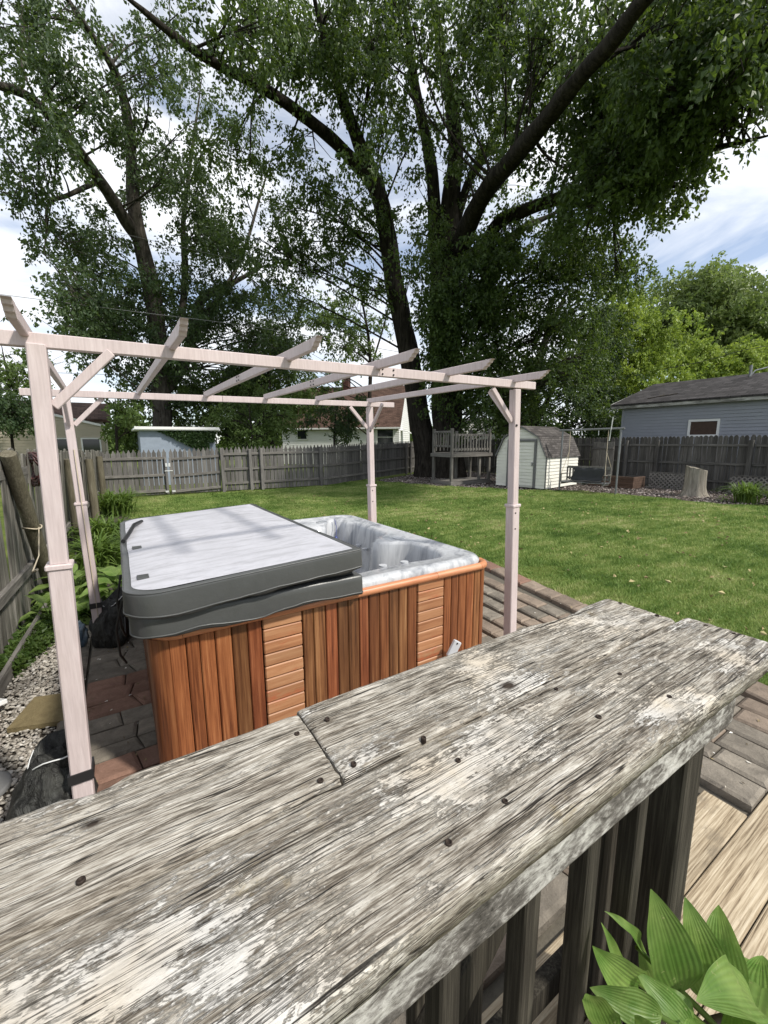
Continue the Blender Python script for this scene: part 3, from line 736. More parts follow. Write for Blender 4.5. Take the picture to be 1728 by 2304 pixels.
sh = shell().build('shell', mt['acrylic'], tub)
for (x, y_) in ((2.0, 2.92), (1.73, 3.95)):
    MB().tube([(x, y_, .915), (x, y_, .927)], [.06, .057], 20).build('control_knob', mt['acrylic'], sh)
for (x, y_) in ((1.96, 3.45), (1.98, 3.62), (1.45, 2.31), (1.62, 2.30)):
    MB().tube([(x, y_, .70 if y_ > 3 else .915), (x, y_, .72 if y_ > 3 else .924)], .028, 14).build('jet', mt['grey_plastic'], sh)
MB().bar((1.78, 1.99, .30), (1.85, 1.99, .40), .03, .07, .012).build('bracket', mt['grey_plastic'], tub)
MB().tube([(1.83, 1.97, .392), (1.83, 2.0, .392)], .006, 8).build('bracket_pin', mt['bolt'], tub)

thermo = MB()
thermo.tube([(1.86, 3.90, .64), (1.865, 3.905, .67), (1.875, 3.92, .745), (1.88, 3.925, .755)], [.012, .017, .017, .01], 10).tube([(1.88, 3.925, .755), (1.91, 3.98, .86), (1.905, 4.01, .93)], .003, 6)
tag(thermo.build('thermometer', mt['blue_plastic']), 'small blue floating thermometer hanging on a cord inside the hot tub', 'thermometer')

# ------------------------------------------------------------------ folded spa cover
cover = empty('spa_cover', (.54, 3.1, .935), label='folded grey vinyl hot tub cover lying over half of the tub', cat='cover')
def rrect(x0, x1, y0, y1, rl, rr_, n=10):
    P = []
    for (cx_, cy_, r, a0) in ((x1 - rr_, y0 + rr_, rr_, -math.pi / 2), (x1 - rr_, y1 - rr_, rr_, 0), (x0 + rl, y1 - rl, rl, math.pi / 2), (x0 + rl, y0 + rl, rl, math.pi)):
        P += [(cx_ + r * math.cos(a0 + math.pi / 2 * i / n), cy_ + r * math.sin(a0 + math.pi / 2 * i / n)) for i in range(n + 1)]
    return P
def resample(P, step):
    out = []
    for i, p in enumerate(P):
        q = P[(i + 1) % len(P)]; d = math.hypot(q[0] - p[0], q[1] - p[1]); k = max(1, int(d / step))
        out += [(p[0] + (q[0] - p[0]) * t / k, p[1] + (q[1] - p[1]) * t / k) for t in range(k)]
    return out
edges = []
def slab(x0, x1, y0, y1, ztop, zbot, rl, rr_, skirt, seed, top_inset=.035):
    """ztop, zbot: functions of (x, y). Returns (sides, top)"""
    base = resample(rrect(x0, x1, y0, y1, rl, rr_), .05); n = len(base); cx_, cy_ = (x0 + x1) / 2, (y0 + y1) / 2
    def ring(off, zf, dz):
        out = []
        for i, (x, y_) in enumerate(base):
            vx, vy = x - cx_, y_ - cy_; sx = off / (x1 - x0) * 2; sy = off / (y1 - y0) * 2
            w = mnoise.noise(Vector((x * 3.1, y_ * 3.1, seed)))
            w2 = mnoise.noise(Vector((x * 9, y_ * 9, seed + dz * 40)))
            X, Y = cx_ + vx * (1 + sx + w * .006), cy_ + vy * (1 + sy + w * .004)
            out.append((X, Y, zf(x, y_) + dz + (w * .02 + w2 * .012 if dz < -.015 else w * .004)))
        return out
    Ls = [ring(-.02, zbot, .0), ring(-.004, zbot, -skirt), ring(.003, zbot, -skirt), ring(.004, zbot, -skirt + .012), ring(.003, lambda x, y_: (ztop(x, y_) * .35 + zbot(x, y_) * .65), 0), ring(.002, lambda x, y_: (ztop(x, y_) * .8 + zbot(x, y_) * .2), 0), ring(.001, ztop, -.010), ring(-.002, ztop, -.004), ring(-.006, ztop, -.001), ring(-top_inset, ztop, .0)]
    V = [p for l in Ls for p in l]; F = [(i * n + j, i * n + (j + 1) % n, (i + 1) * n + (j + 1) % n, (i + 1) * n + j) for i in range(len(Ls) - 1) for j in range(n)]
    F.append(tuple(range(n))[::-1])
    side = MB().add(V, F, True)
    edges.append([p for p in Ls[7]])
    edges.append([p for p in Ls[3]])
    # top: rings shrinking towards the middle with a soft crown and puckers
    T = []; ks = [0, .04, .12, .25, .4, .55, .7, .85, .97]
    for q in ks:
        for (x, y_, z) in Ls[-1]:
            X, Y = x + (cx_ - x) * q, y_ + (cy_ - y_) * q
            pk = mnoise.noise(Vector((X * 2.2 + Y * .8, Y * 7, seed + 5))) * .010 * min(1, q * 4)
            T.append((X, Y, ztop(X, Y) + (.0015 if q == 0 else .004) + .012 * math.sin(min(1, q * 1.4) * math.pi / 2) + pk))
    FT = [(i * n + j, i * n + (j + 1) % n, (i + 1) * n + (j + 1) % n, (i + 1) * n + j) for i in range(len(ks) - 1) for j in range(n)] + [tuple(range((len(ks) - 1) * n, len(ks) * n))]
    return side, MB().add(T, FT, True)
lt = lambda x, y_: .995 + .0 * x
lb = lambda x, y_: .937
s1, t1 = slab(-.02, 1.125, 2.015, 4.26, lt, lb, .12, .012, .055, 2.0)
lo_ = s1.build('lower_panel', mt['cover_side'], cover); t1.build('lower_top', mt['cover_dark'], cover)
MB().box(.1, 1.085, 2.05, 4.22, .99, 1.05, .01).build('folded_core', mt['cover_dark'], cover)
ut = lambda x, y_: 1.105 + .052 * (x / 1.1) - .020 * ((y_ - 2) / 2.2)
ub = lambda x, y_: 1.015 + .062 * (x / 1.1) - .015 * ((y_ - 2) / 2.2)
s2, t2 = slab(-.035, 1.105, 1.985, 4.24, ut, ub, .15, .012, .035, 6.0)
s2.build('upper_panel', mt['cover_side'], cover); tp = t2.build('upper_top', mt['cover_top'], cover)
for E_ in edges[2:] + edges[1:2]:
    MB().tube([Vector(q) for q in E_] + [Vector(E_[0])], .0042, 6, False).build('piping', mt['cover_side'], cover)
for (x, y_) in ((.05, 2.25), (.05, 2.95)):
    MB().box(x - .025, x + .025, y_ - .035, y_ + .035, ut(x, y_) + .005, ut(x, y_) + .0075 + .004, .001).build('label_patch', mt['cover_side'], tp)
MB().tube([(-.02, 3.2, 1.105), (.02, 3.35, 1.13), (.06, 3.7, 1.125), (.12, 3.95, 1.105)], .014, 8).build('handle', mt['black_plastic'], cover)
MB().tube([(-.045, 2.62, 1.04), (-.075, 2.60, .9), (-.07, 2.62, .74), (-.055, 2.68, .66), (-.05, 2.74, .75)], .006, 6).build('strap', mt['black_plastic'], cover)
MB().tube([(-.045, 2.3, 1.0), (-.085, 2.32, .85), (-.08, 2.35, .7), (-.06, 2.42, .62)], .006, 6).build('strap', mt['black_plastic'], cover)
MB().box(1.07, 1.16, 4.22, 4.30, 1.02, 1.12, .01).build('hinge_block', mt['black_plastic'], cover)

# ------------------------------------------------------------------ pergola
perg = empty('pergola', (1.1, 3.05, .06), label='pale pink-beige pergola frame standing around the hot tub', cat='pergola')
PO = {'fl': ((-.264, 2.035), (-.211, 2.035)), 'fr': ((2.50, 2.09), (2.427, 2.09)), 'bl': ((-.262, 4.09), (-.294, 4.09)), 'br': ((2.345, 3.93), (2.309, 3.93))}
PM = mt['pergola']
def pp(k, z):
    (x0, y0), (x1, y1) = PO[k]; t = (z - .06) / (2.11 - .06); return Vector((x0 + (x1 - x0) * t, y0 + (y1 - y0) * t, z))
for k in PO:
    MB().bar(pp(k, .062), pp(k, 1.272), .073, .073, .005, Vector((0, 1, 0))).build('post_sleeve', PM, perg)
    MB().bar(pp(k, 1.262), pp(k, 1.284), .087, .087, .004, Vector((0, 1, 0))).build('collar', PM, perg)
    MB().bar(pp(k, 1.282), pp(k, 2.105), .058, .058, .004, Vector((0, 1, 0))).build('post', PM, perg)
    for z in ((1.22, 1.10) if k[1] == 'r' else ()):
        q = pp(k, z); MB().tube([(q.x - .01, q.y - .034, z), (q.x - .01, q.y - .039, z)], .006, 10).build('bolt', mt['bolt'], perg)
def beam(a, b, name='beam', w=.034, h=.052):
    MB().bar(a, b, w, h, .003).build(name, PM, perg)
def ln(a, b, t): return Vector(a).lerp(Vector(b), t)
fa, fb = (-.75, 2.032, 2.115), (2.63, 2.092, 2.142)
ba, bb_ = (-.56, 4.095, 2.12), (2.62, 3.935, 2.14)
for a, b, sp in ((fa, fb, .60), (ba, bb_, .44)):
    beam(a, ln(a, b, sp)); beam(ln(a, b, sp + .0006), b)
j = ln(fa, fb, .60)
MB().bar(j - Vector((.004, .019, 0)), j + Vector((.10, -.0175, .001)), .004, .05, .001).build('joint_plate', PM, perg)
for dx in (.012, .085):
    for dz in (-.013, .013):
        p = j + Vector((dx, -.0195, dz)); MB().tube([p, p + Vector((0, -.005, 0))], .005, 8).build('bolt', mt['bolt'], perg)
RF = [(-.235, -.292, 1.70), (.243, .198, 1.69), (.757, .709, 1.69), (1.268, 1.232, 1.69), (1.788, 1.742, 1.70), (2.405, 2.322, 1.80)]
for i, (xf, xk, yf) in enumerate(RF):
    zc = 2.152 + .004 * i; yk = 4.14 - .03 * i
    A = Vector((xf, yf + .075, zc)); B = Vector((xk, yk, zc + .002)); h, w = .047, .027
    sp = .5
    MB().bar(A, ln(A, B, sp), w, h, .003).build('rafter', PM, perg); MB().bar(ln(A, B, sp + .0008), B, w, h, .003).build('rafter', PM, perg)
    # scalloped end cap
    d = (A - B).normalized(); prof = [(0, -h / 2), (.012, -h / 2 + .001), (.02, -h / 2 + .011), (.034, -h / 2 + .014), (.041, -h / 2 + .026), (.055, -h / 2 + .03), (.062, -h / 2 + .042), (.075, -h / 2 + .046), (.076, h / 2), (0, h / 2)]
    MB().prism([A + d * (u + .0008) + Vector((-w / 2, 0, v_)) for u, v_ in prof], (w, 0, 0)).build('rafter_end', PM, perg)
    if 1 < i < 4:
        m = ln(A, B, .5)
        for dy in (-.02, .03):
            for dz in (-.012, .012):
                q = m + Vector((-.0155, dy, dz)); MB().tube([q, q + Vector((-.004, 0, 0))], .005, 8).build('bolt', mt['bolt'], perg)
for k, sx, sy in (('fl', 1, 1), ('fr', -1, 1), ('bl', 1, -1), ('br', -1, -1)):
    q = pp(k, 1.885)
    MB().bar(q + Vector((sx * .032, 0, 0)), q + Vector((sx * .235, 0, .215)), .024, .034, .003).build('brace', PM, perg)
    MB().bar(q + Vector((0, sy * .032, 0)), q + Vector((0, sy * .25, .235)), .024, .034, .003).build('brace', PM, perg)
    if k[1] == 'r': MB().tube([q + Vector((sx * .012, -.026, -.03)), q + Vector((sx * .012, -.034, -.03))], .009, 8).build('bolt', mt['bolt'], perg)
MB().tube([pp('bl', .3) + Vector((.006, -.040, 0)), pp('bl', 1.25) + Vector((.008, -.046, 0)), pp('bl', 1.7) + Vector((.008, -.034, 0))], .004, 6).build('cord', mt['rope'], perg)
# ------------------------------------------------------------------ fences
def picket_mesh(name, kind, w=.125, th=.018):
    if kind == 'point': prof = [(-w / 2, 0), (w / 2, 0), (w / 2, .925), (w * .30, .945), (.008, 1.0), (-.008, 1.0), (-w * .30, .945), (-w / 2, .925)]
    elif kind == 'round': prof = [(-w / 2, 0), (w / 2, 0), (w / 2, .955), (w * .36, .985), (w * .14, 1.0), (-w * .14, 1.0), (-w * .36, .985), (-w / 2, .955)]
    else: prof = [(-w / 2, 0), (w / 2, 0), (w / 2, .995), (w * .1, 1.0), (-w / 2, .992)]
    mb = MB().prism([(x, -th / 2, z) for x, z in prof], (0, th, 0))
    me = bpy.data.meshes.new(name); me.from_pydata(mb.v, [], mb.f); me.update()
    bm = bmesh.new(); bm.from_mesh(me); bmesh.ops.recalc_face_normals(bm, faces=bm.faces); bm.to_mesh(me); bm.free()
    return me
PK = {k: picket_mesh('picket_' + k, k) for k in ('point', 'round', 'flat')}
PK['point'].materials.append(mt['fence_z']); PK['round'].materials.append(mt['fence_dark']); PK['flat'].materials.append(mt['fence_left'])
def run_pickets(parent, a, b, h0, h1, kind, step=.136, zb=.04, lean=0.0, gap=None, wild=.012, rough=.006):
    a, b = Vector((*a, 0)), Vector((*b, 0)); d = b - a; L = d.length; ang = math.atan2(d.y, d.x); n = int(L / step)
    inv = WM[parent.name].inverted()
    for i in range(n):
        t = (i + .5) / n
        if gap and gap[0] < t < gap[1]: continue
        p = a + d * t; h = h0 + (h1 - h0) * t + random.uniform(-wild, wild)
        q = inv @ Vector((p.x, p.y, zb))
        place('picket', PK[kind], None, parent, q, (lean + random.gauss(0, rough * .7), random.gauss(0, rough), ang), (random.uniform(.92, 1.05) * step / .136 * (.93 if rough > .01 else 1), 1, h - zb))
def fence_rail(parent, a, b, z0, z1, off, mat, w=.04, h=.085):
    a, b = Vector(a), Vector(b); d = (b - a).normalized(); n = Vector((d.y, -d.x)) * off
    MB().bar((a.x + n.x, a.y + n.y, z0), (b.x + n.x, b.y + n.y, z1), w, h, .004).build('rail', mat, parent)
def fence_post(parent, p, h, mat, s=.09, rnd=False, lean=(0, 0)):
    mb = MB()
    if rnd: mb.tube([(p[0], p[1], .0), (p[0] + lean[0] * .5, p[1] + lean[1] * .5, h * .5), (p[0] + lean[0], p[1] + lean[1], h)], [s * .55, s * .53, s * .5], 12)
    else: mb.bar((p[0], p[1], 0), (p[0] + lean[0], p[1] + lean[1], h), s, s, .005, Vector((0, 1, 0)))
    mb.build('post', mat, parent)
A0, A1, A2, A3 = (-.46, 15.85), (3.08, 15.55), (7.0, 15.3), (16.6, 20.3)
fence_b = empty('back_fence', (5, 15.45, 0), label='long grey picket fence with pointed tops along the back of the yard', cat='fence')
run_pickets(fence_b, A1, A2, 1.575, 1.625, 'point'); run_pickets(fence_b, A2, A3, 1.625, 1.81, 'point')
for z in (.30, .80, 1.33):
    k = 1.625 / 1.6
    fence_rail(fence_b, A1, A2, z, z * k, .035, mt['fence_x']); fence_rail(fence_b, A2, A3, z * k, z * 1.81 / 1.6, .035, mt['fence_x'])
for t, h in ((0.0, 1.55), (.245, 1.5), (.345, 1.53), (.925, 1.56)):
    p = Vector(A1).lerp(Vector(A2), t); fence_post(fence_b, (p.x, p.y - .09), h, mt['fence_z'], .10)
for t in (.28, .62, .67):
    p = Vector(A2).lerp(Vector(A3), t); fence_post(fence_b, (p.x + .05, p.y - .09), 1.66, mt['fence_z'], .10)
gate = empty('double_gate', (1.3, 15.7, 0), label='grey picket double gate with white latch and hinges, left part of the back fence', cat='gate')
G0, G1, G2 = Vector(A0), Vector((1.40, 15.69)), Vector(A1)
run_pickets(gate, G0, G1 - Vector((.03, 0)), 1.49, 1.535, 'point'); run_pickets(gate, G1 + Vector((.03, 0)), G2 - Vector((.06, 0)), 1.535, 1.57, 'point')
for a, b, dr in ((G0, G1 - Vector((.05, 0)), (-.01, .0)), (G1 + Vector((.05, 0)), G2 - Vector((.07, 0)), (-.05, .03))):
    for z in (.16, .68, 1.24):
        fence_rail(gate, a, b, z + dr[0], z + dr[1], .035, mt['fence_x'])
for dx in (-.07, .07):
    MB().box(1.40 + dx - .035, 1.40 + dx + .035, 15.59, 15.63, .05, 1.25, .004).build('stile', mt['fence_z'], gate)
for dx in (-.06, .03): MB().box(1.40 + dx - .03, 1.40 + dx + .03, 15.572, 15.588, .95, 1.07, .004).build('hasp', mt['white_metal'], gate)
MB().box(1.28, 1.52, 15.572, 15.586, .80, .83, .003).build('latch_bar', mt['white_metal'], gate)
for dx in (-.1, .1): MB().box(1.40 + dx - .05, 1.40 + dx + .05, 15.572, 15.588, .10, .16, .003).build('hinge', mt['white_metal'], gate)
fence_l = empty('left_fence', (-.85, 9, 0), label='close weathered board fence with flat tops along the left of the yard', cat='fence')
L0, L1 = (-1.07, 1.2), (-.5, 15.9)
run_pickets(fence_l, L1, L0, 1.50, 1.75, 'flat', .158, .02, lean=-.04, wild=.035, rough=.02)
for z in (.42, 1.40): fence_rail(fence_l, L0, L1, z + .12, z - .06, .045, mt['fence_y'], .045, .09)
MB().bar((-.96, 1.2, .08), (-.62, 8, .06), .03, .15, .004).build('kick_board', mt['fence_y'], fence_l)
for yy, h, ln_, ly, sz in ((3.1, 1.7, .02, 0, .16), (5.80, 1.66, -.06, -.95, .12), (8.3, 1.5, .0, -.1, .15), (11.2, 1.4, .0, 0, .15), (14, 1.38, 0, 0, .15)):
    x = -1.07 + .0388 * (yy - 1.2)
    fence_post(fence_l, (x + .15, yy), h, mt['round_post'], sz, True, (ln_, ly))
fence_r = empty('right_fence', (17, 10, 0), label='dark stained board fence with rounded tops along the right of the yard', cat='fence')
R0, R1 = (16.75, 20.2), (17.05, 1.0)
run_pickets(fence_r, R1, R0, 1.90, 1.80, 'round', .138)
for z in (.35, .92, 1.52): fence_rail(fence_r, R0, R1, z, z * 1.03, .04, mt['fence_dark_y'])
for yy, s in ((2.6, .1), (4.55, .1), (5.05, .12), (7.75, .1), (8.85, .09), (11.5, .1), (14, .1)):
    fence_post(fence_r, (16.9 + (8 - yy) * .015 - .09, yy), 1.72, mt['fence_dark'] if s > .095 else mt['fence_z'], s)
loose = empty('leaning_panel', (16.3, 9.7, 0), label='short pale board panel propped beside the shed against the dark fence', cat='fence panel')
for k in range(6):
    MB().box(16.28, 16.3, 9.05 + k * .145, 9.05 + k * .145 + .14, .1, 1.66 + random.uniform(-.02, .02), .004).build('board', mt['shed_wood'], loose)
MB().box(16.24, 16.278, 9.05, 9.92, 1.38, 1.47, .004).build('rail', mt['fence_y'], loose)

# hose coil and rope on the left fence
ho = MB(); pts = []
for i in range(260):
    a = i * .30; r = .135 + .03 * math.sin(i * .37) + .012 * math.sin(i * 1.7)
    pts.append((-.765 + .5 * r * math.cos(a) + .02 * math.sin(i * .61), 5.85 - .75 * r * math.cos(a) + .025 * math.sin(i * .61), 1.47 + r * 1.05 * math.sin(a)))
ho.tube(pts, .011, 6); ho.tube([(-.84, 5.95, 1.60), (-.80, 5.88, 1.60), (-.79, 5.86, 1.54)], .016, 8)
tag(ho.build('garden_hose', mt['hose']), 'coil of dark reddish-brown garden hose hung on the left fence', 'hose')
ro = MB(); ro.tube([(-.775 + .075 * math.cos(a), 5.27 + .075 * math.sin(a), .93 + .012 * math.sin(a * 2)) for a in np.linspace(0, 12.5, 40)], .006, 6)
ro.tube([(-.72, 5.24, .93), (-.66, 4.6, .78), (-.5, 3.2, .98), (-.32, 2.15, 1.24)], .005, 6)
tag(ro.build('rope', mt['rope']), 'thin pale rope tied round a fence post and stretched to the pergola', 'rope')

# ------------------------------------------------------------------ bags, stones and small things on the left
def blob(cen, size, seed, amp=.18, freq=2.2, sub=4, squash=None):
    bm = bmesh.new(); bmesh.ops.create_icosphere(bm, subdivisions=sub, radius=1)
    for v in bm.verts:
        p = v.co.copy(); n = mnoise.noise(p * freq + Vector((seed, seed * 2, 0))); n2 = mnoise.noise(Vector((p.x * 9, p.y * 9, p.z * 2.5)) + Vector((seed, 0, 0)))
        p *= 1 + amp * n + amp * .22 * n2
        if p.z < -.75: p.z = -.75
        if squash: p = squash(p)
        v.co = Vector((p.x * size[0], p.y * size[1], p.z * size[2])) + Vector(cen)
    mb = MB(); mb.v = [tuple(v.co) for v in bm.verts]; mb.f = [tuple(q.index for q in f.verts) for f in bm.faces]; mb.sm = [True] * len(mb.f); bm.free(); return mb
def weight_bag(loc, label, k, post, zs):
    e = empty('weight_bag', loc, label=label, cat='weight bag', group='weight bags strapped to the pergola posts')
    blob((loc[0], loc[1], loc[2] + .16), (.13, .15, .21), k, .20, squash=lambda p: Vector((p.x * (1.15 - .3 * p.z), p.y * (1.15 - .3 * p.z), p.z))).build('body', mt['bag'], e)
    # open flap at the mouth with pale piping
    c = Vector((loc[0] + .05, loc[1] + .02, loc[2] + .36)); n = 22; r1, r2 = .085, .115; A, B, C_ = [], [], []
    for i in range(n):
        a = 2 * math.pi * i / n; wob = .02 * math.sin(3 * a + k)
        A.append(c + Vector((r1 * math.cos(a), r1 * .75 * math.sin(a), -.06 + wob * .3))); B.append(c + Vector((r2 * math.cos(a), r2 * .8 * math.sin(a), .05 * math.sin(a + 1.2) + .03 + wob)))
        C_.append(c + Vector((r1 * .6 * math.cos(a), r1 * .5 * math.sin(a), -.10)))
    V = C_ + A + B; F = [(i, (i + 1) % n, n + (i + 1) % n, n + i) for i in range(n)] + [(n + i, n + (i + 1) % n, 2 * n + (i + 1) % n, 2 * n + i) for i in range(n)]
    fl = MB().add(V, F, True); o = fl.build('flap', mt['bag'], e); md = o.modifiers.new('thick', 'SOLIDIFY'); md.thickness = .006
    MB().tube(B[9:21], .003, 6).build('piping', mt['zip_white'], e)
    px, py = post
    for dz in (0,):
        z = zs; w = .044
        st = MB(); st.box(px - w, px + w, py - w, py - w + .006, z - .022, z + .022).box(px - w, px + w, py + w - .006, py + w, z - .022, z + .022).box(px - w, px - w + .006, py - w + .006, py + w - .006, z - .022, z + .022).box(px + w - .006, px + w, py - w + .006, py + w - .006, z - .022, z + .022)
        st.build('strap', mt['black_plastic'], e)
weight_bag((-.385, 2.14, .05), 'black weight bag with open flap strapped to the nearest left pergola post', 1.3, (pp('fl', .36).x, 2.035), .36)
weight_bag((-.18, 4.12, .05), 'black weight bag slumped round the back left pergola post among hostas', 4.1, (pp('bl', .36).x, 4.09), .42)
tag(blob((-.43, 4.18, .14), (.075, .085, .12), 7.7, .3, 2.6).build('tarp_bundle', mt['blue_tarp']), 'small crumpled bundle of pale and navy striped plastic by the hostas', 'tarp')
st = MB(); st.prism([(-.715, 3.12, .03), (-.40, 3.02, .03), (-.385, 3.37, .03), (-.625, 3.44, .03)], (0, 0, .03))
tag(st.build('stepping_stone', mt['stone_olive']), 'flat olive-brown stepping stone lying in the gravel', 'stone')
wb = MB(); wb.bar((-.93, 3.62, .03), (-.79, 3.38, .10), .09, .03, .004)
tag(wb.build('white_block', mt['white_trim']), 'white painted block end lying on the gravel at the left edge', 'block')
gr = empty('round_grate', (-.74, 2.62, .03), label='round grey plastic grate with slots lying on the pebbles', cat='grate')
MB().tube([(-.74, 2.62, .028), (-.74, 2.62, .05), (-.74, 2.62, .052)], [.125, .125, .115], 32).build('disc', mt['grey_trim'], gr)
for k in range(-3, 4):
    MB().box(-.80, -.68, 2.62 + k * .026 - .005, 2.62 + k * .026 + .005, .0522, .0545).build('slot', mt['black_plastic'], gr)
# pebbles
def pebbles(n, region, seed, size):
    r = np.random.default_rng(seed); bm = bmesh.new(); bmesh.ops.create_icosphere(bm, subdivisions=1, radius=1)
    bv = np.array([v.co[:] for v in bm.verts]); bf = np.array([[q.index for q in f.verts] for f in bm.faces]); bm.free()
    P = region(r, n); n = len(P); sc_ = r.uniform(*size, (n, 1)) * np.stack([r.uniform(.8, 1.5, n), r.uniform(.7, 1.1, n), r.uniform(.35, .6, n)], -1)
    a = r.uniform(0, 6.28, n); tilt = r.normal(0, .25, n)
    V = bv[None] * sc_[:, None] * (1 + r.normal(0, .09, (n, len(bv), 1)))
    c, s = np.cos(a)[:, None], np.sin(a)[:, None]
    x = V[..., 0] * c - V[..., 1] * s; y_ = V[..., 0] * s + V[..., 1] * c; z = V[..., 2] + V[..., 0] * np.sin(tilt)[:, None]
    W = np.stack([x, y_, z], -1) + P[:, None]
    F = (bf[None] + (np.arange(n) * len(bv))[:, None, None]).reshape(-1, 3)
    return W.reshape(-1, 3), F
def reg_gravel(r, n):
    y_ = r.uniform(1.5, 4.55, n); x0 = -1.07 + .0388 * (y_ - 1.2) + .06; x = x0 + (-.475 - x0) * r.uniform(0, 1, n) ** .8
    return np.stack([x, y_, .014 + r.uniform(0, .022, n)], -1)
V, F = pebbles(5200, reg_gravel, 3, (.007, .0165))
tag(place('gravel', np_mesh('gravel', V, F, True), mt['pebble']), 'grey and tan river pebbles between the left fence and the patio', 'gravel', kind='stuff')

# ------------------------------------------------------------------ foliage machinery
def leaf_cloud(P, A, L, W, r, curl=.12):
    """diamond leaves: base P, axis A (unit), length L, width W"""
    n = len(P); Nn = r.normal(0, 1, (n, 3)); Nn -= (Nn * A).sum(1, keepdims=True) * A; Nn /= np.linalg.norm(Nn, axis=1, keepdims=True) + 1e-9
    B = np.cross(A, Nn)
    L = L[:, None]; W = W[:, None]
    base = P; tip = P + A * L - Nn * L * curl
    mid = P + A * L * .42
    le = mid + B * W * .5 + Nn * W * .18; ri = mid - B * W * .5 + Nn * W * .18
    V = np.stack([base, le, tip, ri], 1).reshape(-1, 3)
    i0 = np.arange(n)[:, None] * 4
    F = np.concatenate([i0 + np.array([[0, 1, 2]]), i0 + np.array([[0, 2, 3]])], 1).reshape(-1, 3)
    return V, F
def norm(v): return v / (np.linalg.norm(v, axis=-1, keepdims=True) + 1e-9)
def crown_leaves(blobs, r, per, leaf, spread=.42, droop=.55):
    """leaves hang in sprays round the ends of the twigs (the blobs' sub-centres)"""
    Ps, As, Ls = [], [], []
    for c, rad, dens, subs in blobs:
        for sc_, sr in subs:
            ns = max(3, int(per * .16 * (sr / .45) ** 1.8))
            d = norm(r.normal(0, 1, (ns, 3))); q = r.uniform(0, 1, (ns, 1)) ** .6 * sr
            sp = np.array(sc_)[None] + d * q * np.array([1, 1, .75])
            tw = norm(d + r.normal(0, .4, d.shape) - np.array([0, 0, droop])); ln_ = r.uniform(.5, 1.3, (ns, 1)) * spread
            k = int(r.integers(15, 23))
            t = np.tile(np.linspace(.05, 1, k)[None], (ns, 1))
            pos = sp[:, None] + tw[:, None] * (ln_[:, None] * t[..., None]) + r.normal(0, spread * .15, (ns, k, 3)); pos[..., 2] -= (t ** 2) * .25 * spread
            ax = norm(tw[:, None] * .7 + r.normal(0, .6, (ns, k, 3)) - np.array([0, 0, .6]))
            Ps.append(pos.reshape(-1, 3)); As.append(ax.reshape(-1, 3)); Ls.append(r.uniform(.55, 1.3, ns * k) * leaf)
    P = np.concatenate(Ps); A = np.concatenate(As); L = np.concatenate(Ls)
    return leaf_cloud(P, A, L, L * r.uniform(.5, .8, len(L)), r)
def grow(name, loc, label, group, limbs, blobs, leafmat, barkmat, per=60, leaf=.13, spread=.42, seed=1, cat='tree', twig=.03, tubes=12, droop=.55):
    r = np.random.default_rng(seed); e = empty(name, loc, label=label, cat=cat, group=group)
    samples = []
    main = MB(); others = MB(); first = True
    for lb_ in limbs:
        S = spline(lb_, 6); pts = [Vector(q[:3]) for q in S]; rad = [float(q[3]) for q in S]
        (main if first else others).tube(pts, rad, tubes, True, True, .22); first = False
        samples += [(p, q) for p, q in zip(pts, rad)][2:]
    main.build('trunk', barkmat, e)
    SP = np.array([p[:] for p, _ in samples])
    for c, rad, dens, subs in blobs:
        dd = SP - np.array(c)[None]; cost = np.linalg.norm(dd, axis=1) + np.maximum(0, dd[:, 2] + .45 * np.linalg.norm(dd[:, :2], axis=1)) * 1.1
        i = int(np.argmin(cost)); p0, r0 = samples[i]; c = Vector(c)
        pt = None
        if (c - p0).length < 8:
            r1 = min(r0 * .5, twig * 1.5)
            m1 = p0.lerp(c, .4) + Vector(r.normal(0, .12, 3) * (c - p0).length * .5); m1.z += .05 * (c - p0).length
            pt = [Vector(q) for q in spline([p0, m1, c], 4)]
            others.tube(pt, list(np.linspace(r1, twig * .5, len(pt))), 5, False)
        for sc_, sr in subs:
            en = Vector(sc_); s_ = pt[int(r.integers(4, len(pt)))] if pt else c
            others.tube([s_, s_.lerp(en, .55) + Vector(r.normal(0, .08, 3)), en], [twig * .5, twig * .34, twig * .16], 4, False)
    if others.v: others.build('branches', barkmat, e)
    V, F = crown_leaves(blobs, r, per, leaf, spread, droop)
    c = np.array(loc); me = np_mesh('crown', V - c[None], F); place('crown', me, leafmat, e)
    return e
def scatter(regs, seed, rad=(.8, 1.4), nsub=8):
    """regs: (x, y, rx, ry, d0, d1, count[, density]) ellipses of the view with a range of distances;
    each becomes boughs (centre, radius) that carry smaller clumps"""
    r = random.Random(seed); out = []
    for g in regs:
        x, y_, rx, ry, d0, d1, n = g[:7]; de = g[7] if len(g) > 7 else 1.0
        for k in range(n):
            a = r.uniform(0, 6.283); q = math.sqrt((k + r.random()) / n)
            d = r.uniform(d0, d1); c = at(x + rx * q * math.cos(a), y_ + ry * q * math.sin(a), d); R_ = r.uniform(*rad) * (.75 + .25 * d / 18); subs = []
            for m in range(max(2, int(nsub * de + r.random()))):
                v = Vector((r.gauss(0, 1), r.gauss(0, 1), r.gauss(0, .75))).normalized() * R_ * (.35 + .8 * r.random())
                subs.append(((c + v)[:], R_ * r.uniform(.2, .46)))
            out.append((c[:], R_, de, subs))
    return out
def limb(*pts):
    L = [(*at(x, y_, d)[:], r_) for x, y_, d, r_ in pts]
    a, b = Vector(L[-2][:3]), Vector(L[-1][:3]); e = b + (b - a) * .8          # carry the limb on to a fine tip
    return L + [(*e[:], .012)]
